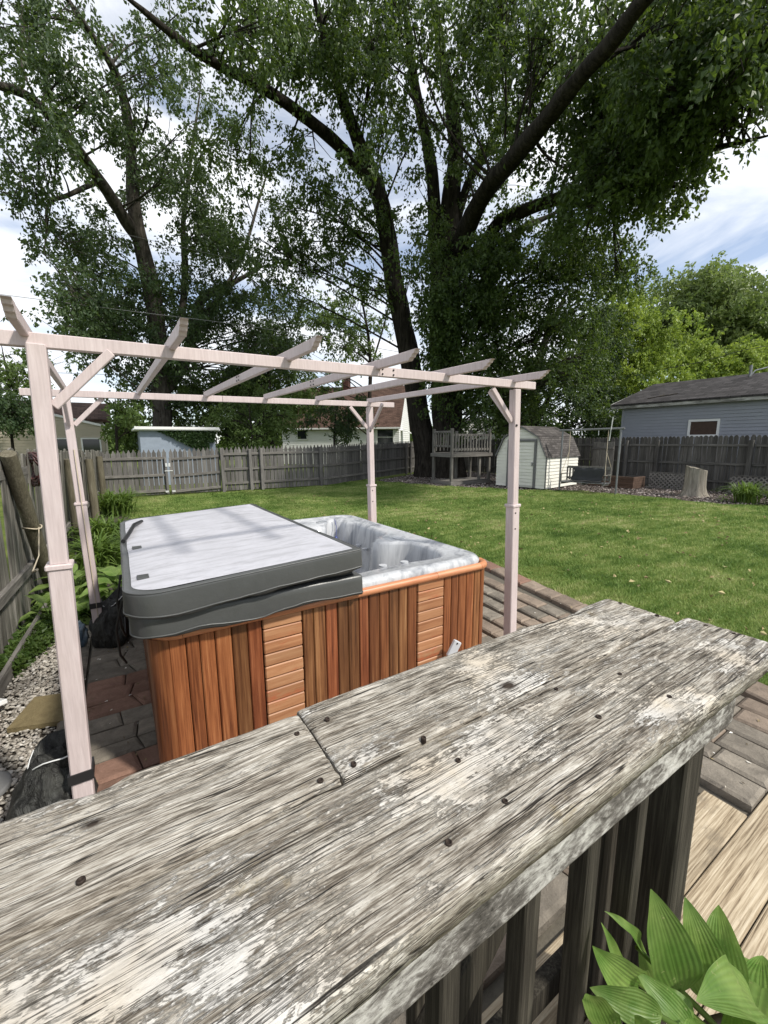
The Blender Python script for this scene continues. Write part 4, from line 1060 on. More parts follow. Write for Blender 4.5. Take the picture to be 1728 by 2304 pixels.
# ------------------------------------------------------------------ the yard's far side
def clipped_boards(parent, O, u, nrm, width_at, z0, z1, course, mat, holes=(), th=.012, lap=.014, name='siding_board'):
    """lapped siding: O origin, u horizontal direction, nrm outward normal; width_at(z) -> (s0, s1)"""
    O, u, nrm = Vector(O), Vector(u).normalized(), Vector(nrm).normalized(); z = z0
    while z < z1 - .01:
        zt = min(z + course, z1); zm = z + (zt - z) * .5; a, b = width_at(zm)
        spans = [(a, b)]
        for (h0, h1, hz0, hz1) in holes:
            if zm > hz0 and zm < hz1:
                ns = []
                for s0, s1 in spans:
                    if h1 <= s0 or h0 >= s1: ns.append((s0, s1)); continue
                    if h0 > s0: ns.append((s0, h0))
                    if h1 < s1: ns.append((h1, s1))
                spans = ns
        at0, at1 = width_at(z); bt0, bt1 = width_at(zt)
        for s0, s1 in spans:
            if s1 - s0 < .02: continue
            l0 = at0 if abs(s0 - a) < 1e-6 else s0; l1 = at1 if abs(s1 - b) < 1e-6 else s1
            t0 = bt0 if abs(s0 - a) < 1e-6 else s0; t1 = bt1 if abs(s1 - b) < 1e-6 else s1
            if t1 - t0 < .01: t0 = t1 = (t0 + t1) / 2 ; t0 -= .005; t1 += .005
            def P(s_, zz, off): q = O + u * s_ + nrm * off; return (q.x, q.y, zz)
            V = [P(l0, z, 0), P(l1, z, 0), P(t1, zt, 0), P(t0, zt, 0), P(l0, z, lap + th), P(l1, z, lap + th), P(t1, zt - .003, th * .4), P(t0, zt - .003, th * .4)]
            F = [(0, 1, 2, 3), (4, 5, 6, 7), (0, 1, 5, 4), (1, 2, 6, 5), (2, 3, 7, 6), (3, 0, 4, 7)]
            MB().add(V, F).build(name, mat, parent)
        z = zt

# shed: gambrel barn with a door in its shaded end
shed = empty('garden_shed', (13.7, 10.5, 0), label='small white barn-shaped shed with grey shingle roof and grey-edged door', cat='shed')
SX0, SX1, SY0, SY1 = 12.5, 14.95, 9.58, 11.48; SYM = (SY0 + SY1) / 2
G = [(SY0, 1.19), (SY0 + .30, 1.86), (SYM, 2.24), (SY1 - .30, 1.86), (SY1, 1.19)]
MB().prism([(SX0 + .02, SY0 + .02, .06), (SX0 + .02, SY1 - .02, .06)] + [(SX0 + .02, y_, z) for y_, z in [(SY1 - .02, 1.18), (SY1 - .31, 1.84), (SYM, 2.21), (SY0 + .31, 1.84), (SY0 + .02, 1.18)]], (SX1 - SX0 - .04, 0, 0)).build('wall_core', mt['sid_cream'], shed)
def gw(z):
    if z <= 1.19: return (0, SY1 - SY0)
    if z <= 1.86: o = .30 * (z - 1.19) / .67
    else: o = .30 + (SYM - SY0 - .30) * (z - 1.86) / .38
    return (o, SY1 - SY0 - o)
clipped_boards(shed, (SX0 + .018, SY0, 0), (0, 1, 0), (-1, 0, 0), gw, .06, 2.22, .118, mt['sid_cream'], holes=((.36, 1.46, .0, 1.78),))
clipped_boards(shed, (SX0, SY0 + .018, 0), (1, 0, 0), (0, -1, 0), lambda z: (0, SX1 - SX0), .06, 1.19, .118, mt['sid_cream'])
door = MB().box(SX0 + .0, SX0 + .016, SY0 + .40, SY0 + 1.42, .10, 1.74).build('door', mt['sid_cream'], shed)
clipped_boards(door, (SX0 - .001, SY0 + .46, 0), (0, 1, 0), (-1, 0, 0), lambda z: (0, .9), .14, 1.68, .118, mt['sid_cream'], name='door_board')
for (y0, y1, z0, z1) in ((SY0 + .36, SY0 + .44, .06, 1.70), (SY0 + 1.38, SY0 + 1.46, .06, 1.70), (SY0 + .36, SY0 + 1.46, 1.702, 1.79)):
    MB().box(SX0 - .045, SX0 - .002, y0, y1, z0, z1, .004).build('door_trim', mt['grey_trim'], shed)
MB().box(SX0 - .07, SX0 - .03, SY0 + .47, SY0 + .50, .85, .98, .006).build('handle', mt['steel'], door)
MB().box(SX0 - .022, SX0 - .001, SY0 - .021, SY0 + .02, .06, 1.19, .003).build('corner_trim', mt['grey_trim'], shed)
for (ya, za), (yb_, zb_) in zip(G, G[1:]):
    d = Vector((0, yb_ - ya, zb_ - za)).normalized(); nn = Vector((0, -d.z, d.y)) * .03; 
    a = Vector((SX0 - .08, ya, za)) - d * (.06 if za < 1.3 and ya < SYM else 0); b = Vector((SX0 - .08, yb_, zb_)) + d * (.06 if zb_ < 1.3 else 0)
    MB().prism([a + nn * .1, b + nn * .1, b + nn, a + nn], (SX1 - SX0 + .16, 0, 0)).build('roof', mt['roof_shed'], shed)
for (ya, za), (yb_, zb_) in zip(G, G[1:]):
    MB().bar((SX0 - .085, ya, za), (SX0 - .085, yb_, zb_), .02, .035).build('roof_edge', mt['grey_trim'], shed)

shed.location = (13.62, 10.47, 0); shed.rotation_euler = (0, 0, R(9)); shed.scale = (1, 1.06, 1)

# play platform
plat = empty('play_platform', (11.9, 12.9, 0), label='raised grey wooden play platform with slatted railing beside the big tree', cat='platform')
PX0, PX1, PY0, PY1 = 10.92, 12.95, 12.35, 13.45; SW = mt['shed_wood']
for (x, y_, h) in ((PX0, PY0, 2.22), (PX0, PY1, 2.22), (PX1, PY0, 2.2), (PX1, PY1, 2.2), ((PX0 + PX1) / 2 + .2, PY1, 2.15), (PX1 - .5, PY0 + .05, 1.2)):
    MB().box(x - .05, x + .05, y_ - .05, y_ + .05, .1, h, .006).build('post', SW, plat)
for z0, z1 in ((.02, .16), (1.12, 1.26)):
    MB().box(PX0 - .1, PX1 + .1, PY0 - .095, PY0 - .055, z0, z1, .004).build('frame_beam', mt['fence_x'], plat); MB().box(PX0 - .1, PX1 + .1, PY1 + .055, PY1 + .095, z0, z1, .004).build('frame_beam', mt['fence_x'], plat)
    MB().box(PX0 - .095, PX0 - .055, PY0 - .053, PY1 + .053, z0, z1, .004).build('frame_beam', mt['fence_y'], plat); MB().box(PX1 + .055, PX1 + .095, PY0 - .053, PY1 + .053, z0, z1, .004).build('frame_beam', mt['fence_y'], plat)
for k in range(8):
    MB().box(PX0 - .05, PX1 + .05, PY0 + k * .138, PY0 + k * .138 + .132, 1.262, 1.285, .003).build('floor_board', mt['fence_x'], plat)
    MB().box(PX0 - .05, PX1 + .05, PY0 + k * .138, PY0 + k * .138 + .132, .162, .18, .003).build('floor_board', mt['fence_x'], plat)
for z in (1.37, 1.93):
    MB().box(PX0 + .05, PX1 - .05, PY0 - .02, PY0 + .02, z, z + .085, .003).build('hand_rail', mt['fence_x'], plat)
for z in (1.5, 2.05): MB().box(PX0 - .02, PX0 + .02, PY0 + .05, PY1 - .05, z, z + .085, .003).build('hand_rail', mt['fence_y'], plat)
for k in range(12):
    x = PX0 + .16 + k * .155; MB().box(x - .024, x + .024, PY0 - .048, PY0 - .0205, 1.34, 2.0 + random.uniform(-.02, .05), .004).build('slat', SW, plat)
for k in range(6):
    y_ = PY0 + .16 + k * .155; MB().box(PX0 - .048, PX0 - .0205, y_ - .024, y_ + .024, 1.5, 2.1, .004).build('slat', SW, plat)
for k in range(9):
    x = PX0 + .16 + k * .2; MB().box(x - .024, x + .024, PY1 + .0205, PY1 + .045, 1.34, 2.0, .004).build('slat', SW, plat)

# swing frame and hanging bench
swf = empty('swing_set', (13.18, 8.13, 0), label='grey metal swing frame of two posts and a top bar', cat='swing set')
LA, LB = Vector((12.99, 9.04, 0)), Vector((13.34, 7.25, 0))
for q in (LA, LB): MB().tube([q, q + Vector((0, 0, 2.07))], .032, 10).build('post', mt['steel'], swf)
MB().tube([LA + Vector((-.02, .1, 2.08)), LB + Vector((.02, -.1, 2.10))], .036, 10).build('top_bar', mt['steel'], swf)
for t in (.35, .64):
    q = LA.lerp(LB, t); MB().tube([q + Vector((0, 0, 1.90)), q + Vector((0, 0, 2.05))], .012, 6).build('eye_bolt', mt['white_metal'], swf)
MB().bar(LB + Vector((-.05, .32, 1.72)), LB + Vector((-.15, .20, 2.45)), .03, .02).build('loose_rod', mt['white_metal'], swf)
sb = empty('swing_bench', (13.15, 8.2, .35), math.atan2(-1.79, .35) , label='hanging slatted wooden bench swing draped with black netting', cat='swing bench')
def sbx(name, x0, x1, y0, y1, z0, z1, mat=SW): return MB().box(x0, x1, y0, y1, z0, z1, .004).build(name, mat, sb, local=True)
for k in range(5): sbx('seat_slat', -.72, .72, -.30 + k * .105, -.30 + k * .105 + .09, .0, .022, mt['steel'])
for x in (-.66, 0, .66): sbx('seat_beam', x - .02, x + .02, -.3, .22, -.062, -.002)
for k in range(13): sbx('back_slat', -.64 + k * .105, -.64 + k * .105 + .055, .225, .243, .06, .50)
sbx('back_rail', -.7, .7, .20, .224, .44, .53); sbx('back_rail', -.7, .7, .20, .224, .08, .15)
for x in (-.70, .70):
    sbx('arm_post', x - .02, x + .02, -.28, -.24, .024, .26); sbx('arm_post', x - .02, x + .02, .20, .24, .024, .50); sbx('arm_rest', x - .04, x + .04, -.31, .20, .262, .285)
for x in (-.7, .7):
    MB().tube([(x, -.26, .28), (x * .86, .02, 1.0), (x * .86, .02, 1.71)], .009, 6).build('rope', mt['rope'], sb, local=True)
    MB().tube([(x, .22, .52), (x * .86, .02, 1.0)], .009, 6).build('rope', mt['rope'], sb, local=True)
net = MB(); nx, ny = 14, 8; P = []
for i in range(nx + 1):
    for j_ in range(ny + 1):
        u, v = i / nx, j_ / ny; s_ = v * .85
        yy = -.24 + s_ if s_ < .40 else .185; zz = .03 + max(0, s_ - .40) * .95
        P.append((-.5 + 1.0 * u + .05 * math.sin(v * 9), yy + .012 * math.sin(u * 17), zz + .02 + .015 * math.sin(u * 11 + v * 7)))
F = [(i * (ny + 1) + j_, (i + 1) * (ny + 1) + j_, (i + 1) * (ny + 1) + j_ + 1, i * (ny + 1) + j_ + 1) for i in range(nx) for j_ in range(ny)]
o = net.add(P, F, True).build('netting', mt['net'], sb, local=True); md = o.modifiers.new('thick', 'SOLIDIFY'); md.thickness = .004

# planter, lattice, stump
plb = empty('planter_box', (15.7, 8.6, 0), label='low brown timber planter box behind the swing', cat='planter')
for k in range(5):
    MB().box(15.35, 15.39, 7.75, 9.45, .02 + k * .085, .02 + k * .085 + .08, .004).build('board', mt['planter'], plb)
    MB().box(15.39, 16.15, 7.75, 7.79, .02 + k * .085, .02 + k * .085 + .08, .004).build('board', mt['planter'], plb)
MB().box(15.39, 16.15, 7.79, 9.45, .02, .38).build('soil', mt['soil'], plb)
def lattice(p, y0, y1, x0, x1, h, label):
    e = empty('lattice_panel', ((x0 + x1) / 2, (y0 + y1) / 2, 0), label=label, cat='lattice', group='lattice panels below the right fence')
    L = math.hypot(x1 - x0, y1 - y0); u = Vector(((x1 - x0) / L, (y1 - y0) / L, 0)); nrm = Vector((-u.y, u.x, 0)); nrm = nrm if nrm.x < 0 else -nrm
    O = Vector((x0, y0, .04))
    for sg in (1, -1):
        s = -h
        while s < L + (0 if sg > 0 else h):
            # diagonal from (s, 0) to (s+sg*h, h) clipped to the panel
            s0, s1, z0, z1 = s, s + sg * h, 0.0, h
            def cl(sv):
                return (sv - s0) / (s1 - s0)
            t0, t1 = 0.0, 1.0
            lo, hi = sorted((cl(0.0), cl(L))); t0, t1 = max(t0, lo), min(t1, hi)
            if t1 - t0 > .08:
                a = O + u * (s0 + (s1 - s0) * t0) + Vector((0, 0, h * t0)) + nrm * (.006 * sg); b = O + u * (s0 + (s1 - s0) * t1) + Vector((0, 0, h * t1)) + nrm * (.006 * sg)
                MB().bar(a, b, .010, .036, 0, up=nrm.cross((b - a).normalized())).build('slat', mt['lattice'], e)
            s += .135
    for z in (0.0, h): MB().bar(O + Vector((0, 0, z)) + nrm * .02, O + u * L + Vector((0, 0, z)) + nrm * .02, .025, .03).build('edge_strip', mt['fence_dark_y'], e)
lattice(None, 7.62, 6.05, 16.15, 16.35, .56, 'dark diagonal lattice panel between the planter and the stump')
lattice(None, 5.35, 2.6, 16.45, 16.6, .58, 'dark diagonal lattice panel behind the lily clump, right of the stump')
stump = empty('tree_stump', (15.02, 5.75, 0), label='tall pale barkless tree stump standing in the mulch', cat='stump')
k = 40; zs = [0, .06, .15, .3, .5, .7, .84, .88]; V = []
for zi, z in enumerate(zs):
    for i in range(k):
        a = 2 * math.pi * i / k; fl = .275 + .11 * math.exp(-z / .14) * (1 + .5 * math.sin(5 * a + .6)) + .03 * mnoise.noise(Vector((math.cos(a) * 2.4, math.sin(a) * 2.4, z * .4))) + .02 * mnoise.noise(Vector((math.cos(a) * 9, math.sin(a) * 9, z * .3)))
        tz = z + (.05 * mnoise.noise(Vector((math.cos(a) * 2, math.sin(a) * 2, 5))) if zi >= 6 else 0) + (.07 * math.cos(a - 2.0) if zi >= 6 else 0)
        V.append((15.02 + fl * math.cos(a), 5.75 + fl * math.sin(a), tz))
F = [(r_ * k + i, r_ * k + (i + 1) % k, (r_ + 1) * k + (i + 1) % k, (r_ + 1) * k + i) for r_ in range(len(zs) - 1) for i in range(k)]
MB().add(V, F, True).build('bole', mt['stump'], stump)
top = [V[(len(zs) - 1) * k + i] for i in range(k)]; cz = (15.02, 5.75, .86)
MB().add(top + [cz], [(i, (i + 1) % k, k) for i in range(k)]).build('cut_top', mt['stump'], stump)
# mulch chips
def in_poly(x, y_, poly):
    ins = np.zeros(len(x), bool); n = len(poly); j_ = n - 1
    for i in range(n):
        xi, yi = poly[i]; xj, yj = poly[j_]
        with np.errstate(divide='ignore', invalid='ignore'):
            c = ((yi > y_) != (yj > y_)) & (x < (xj - xi) * (y_ - yi) / (yj - yi + 1e-12) + xi)
        ins ^= c; j_ = i
    return ins
r = np.random.default_rng(5); n = 26000; x = r.uniform(9.5, 17, n); y_ = r.uniform(1.5, 18, n); kx = in_poly(x, y_, mulch_poly) & ~((x > SX0 - .05) & (x < SX1 + .05) & (y_ > SY0 - .05) & (y_ < SY1)); x, y_ = x[kx], y_[kx]; n = len(x)
A = norm(np.stack([r.normal(0, 1, n), r.normal(0, 1, n), r.normal(0, .25, n)], -1))
V, F = leaf_cloud(np.stack([x, y_, r.uniform(.012, .04, n)], -1), A, r.uniform(.04, .10, n), r.uniform(.025, .05, n), r, .0)
tag(place('mulch_chips', np_mesh('mulch_chips', V, F), mt['chip']), 'grey-brown wood chips round the swing and the stump', 'mulch', kind='stuff')

# ------------------------------------------------------------------ buildings beyond the fences
def window(parent, O, u, nrm, s0, s1, z0, z1, fw=.06, mat=None, pane=None, bars=False, local=False):
    O, u, nrm = Vector(O), Vector(u).normalized(), Vector(nrm).normalized(); mat = mat or mt['white_trim']
    def P(s_, z, off): q = O + u * s_ + nrm * off; return Vector((q.x, q.y, z))
    g = MB().prism([P(s0, z0, .0), P(s1, z0, .0), P(s1, z1, .0), P(s0, z1, .0)], nrm * .012).build('window', pane or mt['glass'], parent, local=local)
    def fr(a, b, c, d): MB().prism([P(a, c, .004), P(b, c, .004), P(b, d, .004), P(a, d, .004)], nrm * .045).build('frame', mat, g, local=False) if not local else MB().prism([P(a, c, .004) - g.location, P(b, c, .004) - g.location, P(b, d, .004) - g.location, P(a, d, .004) - g.location], nrm * .045).build('frame', mat, g, local=True)
    fr(s0 - fw, s0, z0 - fw, z1 + fw); fr(s1, s1 + fw, z0 - fw, z1 + fw); fr(s0, s1, z0 - fw, z0); fr(s0, s1, z1, z1 + fw)
    if bars: fr(s0, s1, (z0 + z1) / 2 - .02, (z0 + z1) / 2 + .02)
    return g
gar = empty('garage', (20, 5, 0), label='blue-grey sided garage with dark roof and white window behind the right fence', cat='garage')
MB().box(18.32, 24.5, -.5, 9.93, 0, 3.05).build('wall_core', mt['sid_blue'], gar)
MB().prism([(18.32, 9.90, 3.05), (24.5, 9.90, 3.05), (21.4, 9.90, 4.2)], (0, -10.4, 0)).build('gable_core', mt['sid_blue'], gar)
clipped_boards(gar, (18.318, -.5, 0), (0, 1, 0), (-1, 0, 0), lambda z: (0, 10.36), 1.1, 3.03, .118, mt['sid_blue'], holes=((6.95, 7.93, 1.83, 2.49),))
MB().box(18.285, 18.33, 9.86, 9.96, 0, 3.04, .004).build('corner_trim', mt['sid_blue'], gar)
window(gar, (18.31, -.5, 0), (0, 1, 0), (-1, 0, 0), 7.02, 7.86, 1.92, 2.40, .075, pane=mt['curtain'])
MB().box(17.98, 18.03, -1, 10.27, 3.03, 3.2, .004).build('fascia', mt['peel_fascia'], gar)
MB().box(18.032, 18.30, -1, 10.25, 3.04, 3.06).build('soffit', mt['white_trim'], gar)
for s_ in (1, -1):
    e0 = 21.4 - s_ * 3.44
    MB().prism([(e0, 10.28, 3.21), (21.4, 10.28, 4.29), (21.4, 10.28, 4.22), (e0, 10.28, 3.14)], (0, -11.3, 0)).build('roof', mt['roof_grey'], gar)
    MB().bar((e0, 10.285, 3.15), (21.4, 10.285, 4.2), .03, .13).build('rake_board', mt['peel_fascia'], gar)
MB().tube([(20.9, 6.6, 4.1), (20.9, 6.6, 4.55)], .05, 10).build('vent_pipe', mt['steel'], gar)
MB().tube([(20.6, 6.5, 4.12), (20.6, 6.35, 4.3), (20.6, 5.9, 4.38)], .025, 6).build('cable_mast', mt['white_metal'], gar)
br = MB(); br.tube([(18.5, 9.1, 3.40), (18.7, 8.8, 3.46), (18.8, 8.5, 3.5), (19.0, 8.2, 3.55)], .02, 6).tube([(18.7, 8.8, 3.46), (18.9, 8.7, 3.53), (19.1, 8.75, 3.6)], .015, 6)
tag(br.build('fallen_branch', mt['bark_pale']), 'short dead branch lying on the garage roof', 'branch')

bg_ = empty('block_garage', (2.3, 21, 0), label='pale blue block outbuilding with flat white-edged roof and ivy, beyond the gate', cat='outbuilding')
MB().box(.83, 3.66, 19.5, 23.5, 0, 2.22).build('wall', mt['cinder'], bg_)
MB().box(.62, 3.86, 19.30, 23.7, 2.222, 2.31, .01).build('roof', mt['white_trim'], bg_)
MB().box(.66, 3.82, 19.25, 19.297, 2.26, 2.37, .006).build('fascia', mt['white_trim'], bg_)
r = np.random.default_rng(9); n = 5200; x = r.uniform(1.3, 3.62, n); z = r.uniform(1.3, 2.24, n); kp = z > 2.25 - np.clip((x - 1.5) * .55, 0, 1.3) ; kp &= ~((x > 3.38) & (z < 1.8)); x, z = x[kp], z[kp]; n = len(x)
V, F = leaf_cloud(np.stack([x, np.full(n, 19.47) - r.uniform(0, .12, n), z], -1), norm(np.stack([r.normal(0, .6, n), r.normal(-.6, .3, n), r.normal(-.7, .4, n)], -1)), r.uniform(.07, .13, n), r.uniform(.06, .11, n), r)
tag(place('ivy', np_mesh('ivy', V, F), mt['leaf_ivy']), 'dark ivy climbing over the pale blue outbuilding', 'ivy')

hl = empty('beige_house', (-4, 28, 0), label='beige sided house with brown roof and dark windows, far left beyond the fence', cat='house')
MB().box(-11, -.45, 24.5, 33, 0, 2.75).build('wall_core', mt['sid_beige'], hl)
MB().prism([(-4.2, 24.0, 0), (-.45, 24.0, 0), (-.45, 24.0, 2.52), (-2.32, 24.0, 2.98), (-4.2, 24.0, 2.52)], (0, 1, 0)).build('front_wing', mt['sid_beige'], hl)
def gl(z): 
    o = 0 if z < 2.52 else 1.87 * (z - 2.52) / .46
    return (o, 3.75 - o)
clipped_boards(hl, (-4.2, 23.998, 0), (1, 0, 0), (0, -1, 0), gl, 1.0, 2.96, .125, mt['sid_beige'], holes=((1.78, 2.70, 1.25, 1.98), (2.85, 3.62, 1.25, 1.98)))
window(hl, (-4.2, 23.98, 0), (1, 0, 0), (0, -1, 0), 1.84, 2.64, 1.3, 1.92); window(hl, (-4.2, 23.98, 0), (1, 0, 0), (0, -1, 0), 2.91, 3.56, 1.3, 1.92)
MB().prism([(-11.3, 24.2, 2.72), (-11.3, 28.5, 3.78), (-11.3, 28.5, 3.9), (-11.3, 24.2, 2.84)], (11.2, 0, 0)).build('roof', mt['roof_brown'], hl)
MB().prism([(-11.3, 33.0, 2.72), (-11.3, 28.5, 3.78), (-11.3, 28.5, 3.9), (-11.3, 33.0, 2.84)], (11.2, 0, 0)).build('roof', mt['roof_brown'], hl)
for s_ in (1, -1):
    MB().bar((-2.32 + s_ * 2.02, 23.92, 2.50), (-2.32, 23.92, 3.01), .05, .10).build('rake_board', mt['white_trim'], hl)
MB().box(-10, -4.25, 23.6, 24.48, 2.0, 2.12).build('porch_roof', mt['white_trim'], hl)

C0 = at(862, 921, 32); hw = empty('white_house', (C0.x, C0.y, 0), R(-42), label='white sided house with steep brown roof and dark chimney behind the back fence', cat='house')
MB().box(-9.3, -.02, .02, 7.4, 0, 2.85).build('wall_core', mt['sid_white'], hw, local=True)
MB().prism([(-.04, .02, 2.85), (-.04, 7.4, 2.85), (-.04, 3.7, 6.15)], (-9.2, 0, 0)).build('gable_core', mt['sid_white'], hw, local=True)
def lboards(parent, O, u, nrm, wf, z0, z1, c, mat, holes=()):
    # siding in the rotated house's own coordinates
    m = WM[parent.name]; rot = m.to_3x3()
    clipped_boards(parent, m @ Vector(O), rot @ Vector(u), rot @ Vector(nrm), wf, z0, z1, c, mat, holes)
lboards(hw, (-9.3, .018, 0), (1, 0, 0), (0, -1, 0), lambda z: (0, 9.3), 1.2, 2.85, .15, mt['sid_white'], holes=((7.55, 8.95, 1.4, 2.72), (1.2, 2.1, 1.9, 2.7)))
def gh(z):
    o = 0 if z < 2.85 else 3.7 * (z - 2.85) / 3.3
    return (o, 7.4 - o)
lboards(hw, (-.018, 0, 0), (0, 1, 0), (1, 0, 0), gh, 1.2, 6.1, .17, mt['sid_white'])
window(hw, (-9.3, .0, 0), (1, 0, 0), (0, -1, 0), 7.65, 8.85, 1.5, 2.6, .09, bars=True, local=True); window(hw, (-9.3, .0, 0), (1, 0, 0), (0, -1, 0), 1.28, 2.02, 1.95, 2.6, .07, local=True)
for (ya, yb_) in ((-.25, 3.7), (7.65, 3.7)):
    za = 2.85 - .22; MB().prism([(.12, ya, za), (.12, yb_, 6.15), (.12, yb_, 6.27), (.12, ya, za + .12)], (-9.6, 0, 0)).build('roof', mt['roof_brown'], hw, local=True)
MB().bar((-9.6, -.27, 2.72), (.14, -.27, 2.72), .05, .12).build('gutter', mt['white_trim'], hw, local=True)
MB().box(-5.2, -4.7, 3.2, 4.1, 5.3, 7.3).build('chimney', mt['brick'], hw, local=True)
aw = MB()
for i in range(8):
    a0 = i / 8 * 1.3; aw.bar((.05 + .75 * math.sin(a0), .9, 2.55 - .38 * (1 - math.cos(a0))), (.05 + .75 * math.sin(a0), 2.3, 2.55 - .38 * (1 - math.cos(a0))), .11, .03)
aw.build('awning', mt['white_trim'], hw, local=True)
fg_ = at(1048, 940, 29.5); hf = empty('white_garage', (fg_.x, fg_.y, 0), -math.atan2(fg_.x, fg_.y) * .55, label='distant white sided gable seen above the play platform', cat='garage')
MB().prism([(-1.5, 0, 0), (2.4, 0, 0), (2.4, 0, 2.3), (-.15, 0, 3.2), (-1.5, 0, 2.85)], (0, 5, 0)).build('wall_core', mt['sid_white'], hf, local=True)
def gf(z):
    if z < 2.3: return (0, 3.9)
    l = 0 if z < 2.85 else 1.35 * (z - 2.85) / .35
    return (l, 3.9 - 2.55 * (z - 2.3) / .9)
lboards(hf, (-1.5, -.002, 0), (1, 0, 0), (0, -1, 0), gf, 1.4, 3.18, .15, mt['sid_white'])
MB().bar((-1.65, -.05, 2.85), (-.15, -.05, 3.25), .1, .09).build('rake_board', mt['white_trim'], hf, local=True); MB().bar((-.15, -.05, 3.25), (2.6, -.05, 2.27), .1, .09).build('rake_board', mt['white_trim'], hf, local=True)
MB().prism([(-1.7, -.1, 2.88), (-.15, -.1, 3.29), (-.15, -.1, 3.35), (-1.7, -.1, 2.94)], (0, 5.3, 0)).build('roof', mt['roof_grey'], hf, local=True)
MB().prism([(2.65, -.1, 2.3), (-.15, -.1, 3.29), (-.15, -.1, 3.35), (2.65, -.1, 2.36)], (0, 5.3, 0)).build('roof', mt['roof_grey'], hf, local=True)

# ------------------------------------------------------------------ trees
b0 = at(945, 1030, 20.6)
maple_limbs = [
    limb((965, 1035, 20.4, .95), (966, 985, 20.4, .80), (966, 880, 20.3, .72), (963, 760, 20.2, .68), (958, 650, 20.1, .66), (966, 560, 20.0, .62), (972, 480, 19.8, .45), (975, 420, 19.6, .38), (985, 330, 19.2, .30), (976, 230, 18.6, .24), (956, 130, 18, .18), (940, 20, 17, .12)),
    limb((925, 1035, 20.8, .80), (922, 985, 20.8, .58), (905, 900, 20.6, .50), (886, 780, 20.4, .46), (868, 690, 20.2, .43), (850, 600, 20, .40), (830, 470, 19.6, .36), (805, 385, 19.2, .31), (772, 300, 18.6, .24), (742, 220, 18, .20), (716, 140, 17.2, .15), (690, 40, 16.4, .10)),
    limb((812, 400, 19.3, .26), (735, 318, 18.6, .23), (650, 247, 17.8, .20), (560, 186, 17, .17), (470, 140, 16.2, .14), (390, 88, 15.6, .11), (305, 20, 15, .07)),
    limb((975, 590, 20, .5), (1010, 492, 18.4, .36), (1050, 412, 16.6, .30), (1102, 350, 14.8, .26), (1160, 282, 13.2, .225), (1216, 212, 12, .195), (1275, 142, 11, .17), (1332, 78, 10.2, .15), (1400, -10, 9.4, .13), (1500, -110, 8.8, .13)),
    limb((1000, 570, 20, .34), (1040, 540, 19.4, .28), (1078, 480, 18.6, .24), (1132, 455, 17.8, .22), (1200, 430, 17, .20), (1270, 405, 16.2, .17), (1342, 378, 15.4, .14), (1420, 364, 14.8, .11), (1500, 332, 14.2, .08), (1590, 310, 13.6, .05)),
    limb((1270, 405, 16.2, .12), (1330, 410, 15.8, .09), (1390, 395, 15.4, .07), (1450, 402, 15, .05)),
    limb((950, 600, 20, .36), (940, 500, 19.8, .30), (936, 400, 19.6, .26), (925, 320, 19.2, .23), (910, 250, 18.8, .2), (893, 160, 18.2, .16), (880, 60, 17.4, .1)),
    limb((985, 480, 19.8, .2), (1010, 400, 19.4, .18), (1040, 345, 19, .15), (1075, 280, 18.4, .11), (1100, 190, 17.8, .07)),
    limb((1035, 700, 20.1, .28), (1045, 620, 20.4, .26), (1070, 560, 20.8, .22), (1120, 500, 21.2, .16), (1180, 470, 21.5, .1)),
]
maple_regs = [(1000, 50, 280, 90, 14, 19, 15, 1.1), (1470, 60, 220, 110, 11, 15, 17, 1.15), (1230, 170, 190, 120, 13.5, 17.5, 15, 1.15), (1490, 210, 130, 70, 11.5, 15, 9), (1300, 320, 160, 70, 13, 17, 9), (1330, 420, 100, 50, 13.5, 17, 6), (1440, 380, 60, 30, 13.5, 15.5, 3, .8),
    (1060, 250, 110, 140, 15, 20, 9), (790, 80, 170, 100, 14, 18.5, 11), (640, 130, 120, 110, 14, 18, 7), (500, 50, 150, 70, 13, 16.5, 6), (800, 230, 60, 130, 15, 18, 4, .8), (600, 320, 120, 100, 17, 20, 5, .8), (690, 440, 110, 110, 18, 21, 6), (640, 560, 120, 80, 18.5, 21, 5), (770, 560, 70, 60, 18, 20, 2, .7),
    (940, 600, 80, 120, 17.5, 20, 4, .9), (1010, 640, 70, 110, 17, 18.6, 7, 1.1), (960, 720, 50, 90, 17.5, 19, 4, 1.0), (900, 420, 40, 60, 17, 18.5, 2, .7), (1000, 830, 60, 60, 17.5, 18.8, 4, 1.1), (1110, 570, 140, 80, 17, 21, 10, 1.2), (1240, 600, 110, 90, 18, 21, 8, 1.2), (1060, 720, 110, 100, 17.5, 20.5, 10, 1.3), (1190, 740, 110, 110, 18.5, 22, 10, 1.3), (980, 800, 50, 90, 18, 19.5, 4), (1120, 850, 120, 60, 19, 22, 6, 1.2), (870, 300, 30, 90, 16, 18, 2, .6), (1300, 520, 60, 40, 17, 19, 3, .8), (1620, 110, 60, 90, 11, 14, 5), (1570, 250, 40, 30, 12, 14, 1, .7)]
grow('silver_maple', (b0.x, b0.y, 0), 'huge multi-stemmed maple with dark spreading limbs at the back of the yard', None, maple_limbs, scatter(maple_regs, 21), mt['leaf_maple'], mt['bark'], per=46, leaf=.14, spread=.48, seed=31, twig=.035, tubes=14)
l0 = at(352, 940, 24.5)
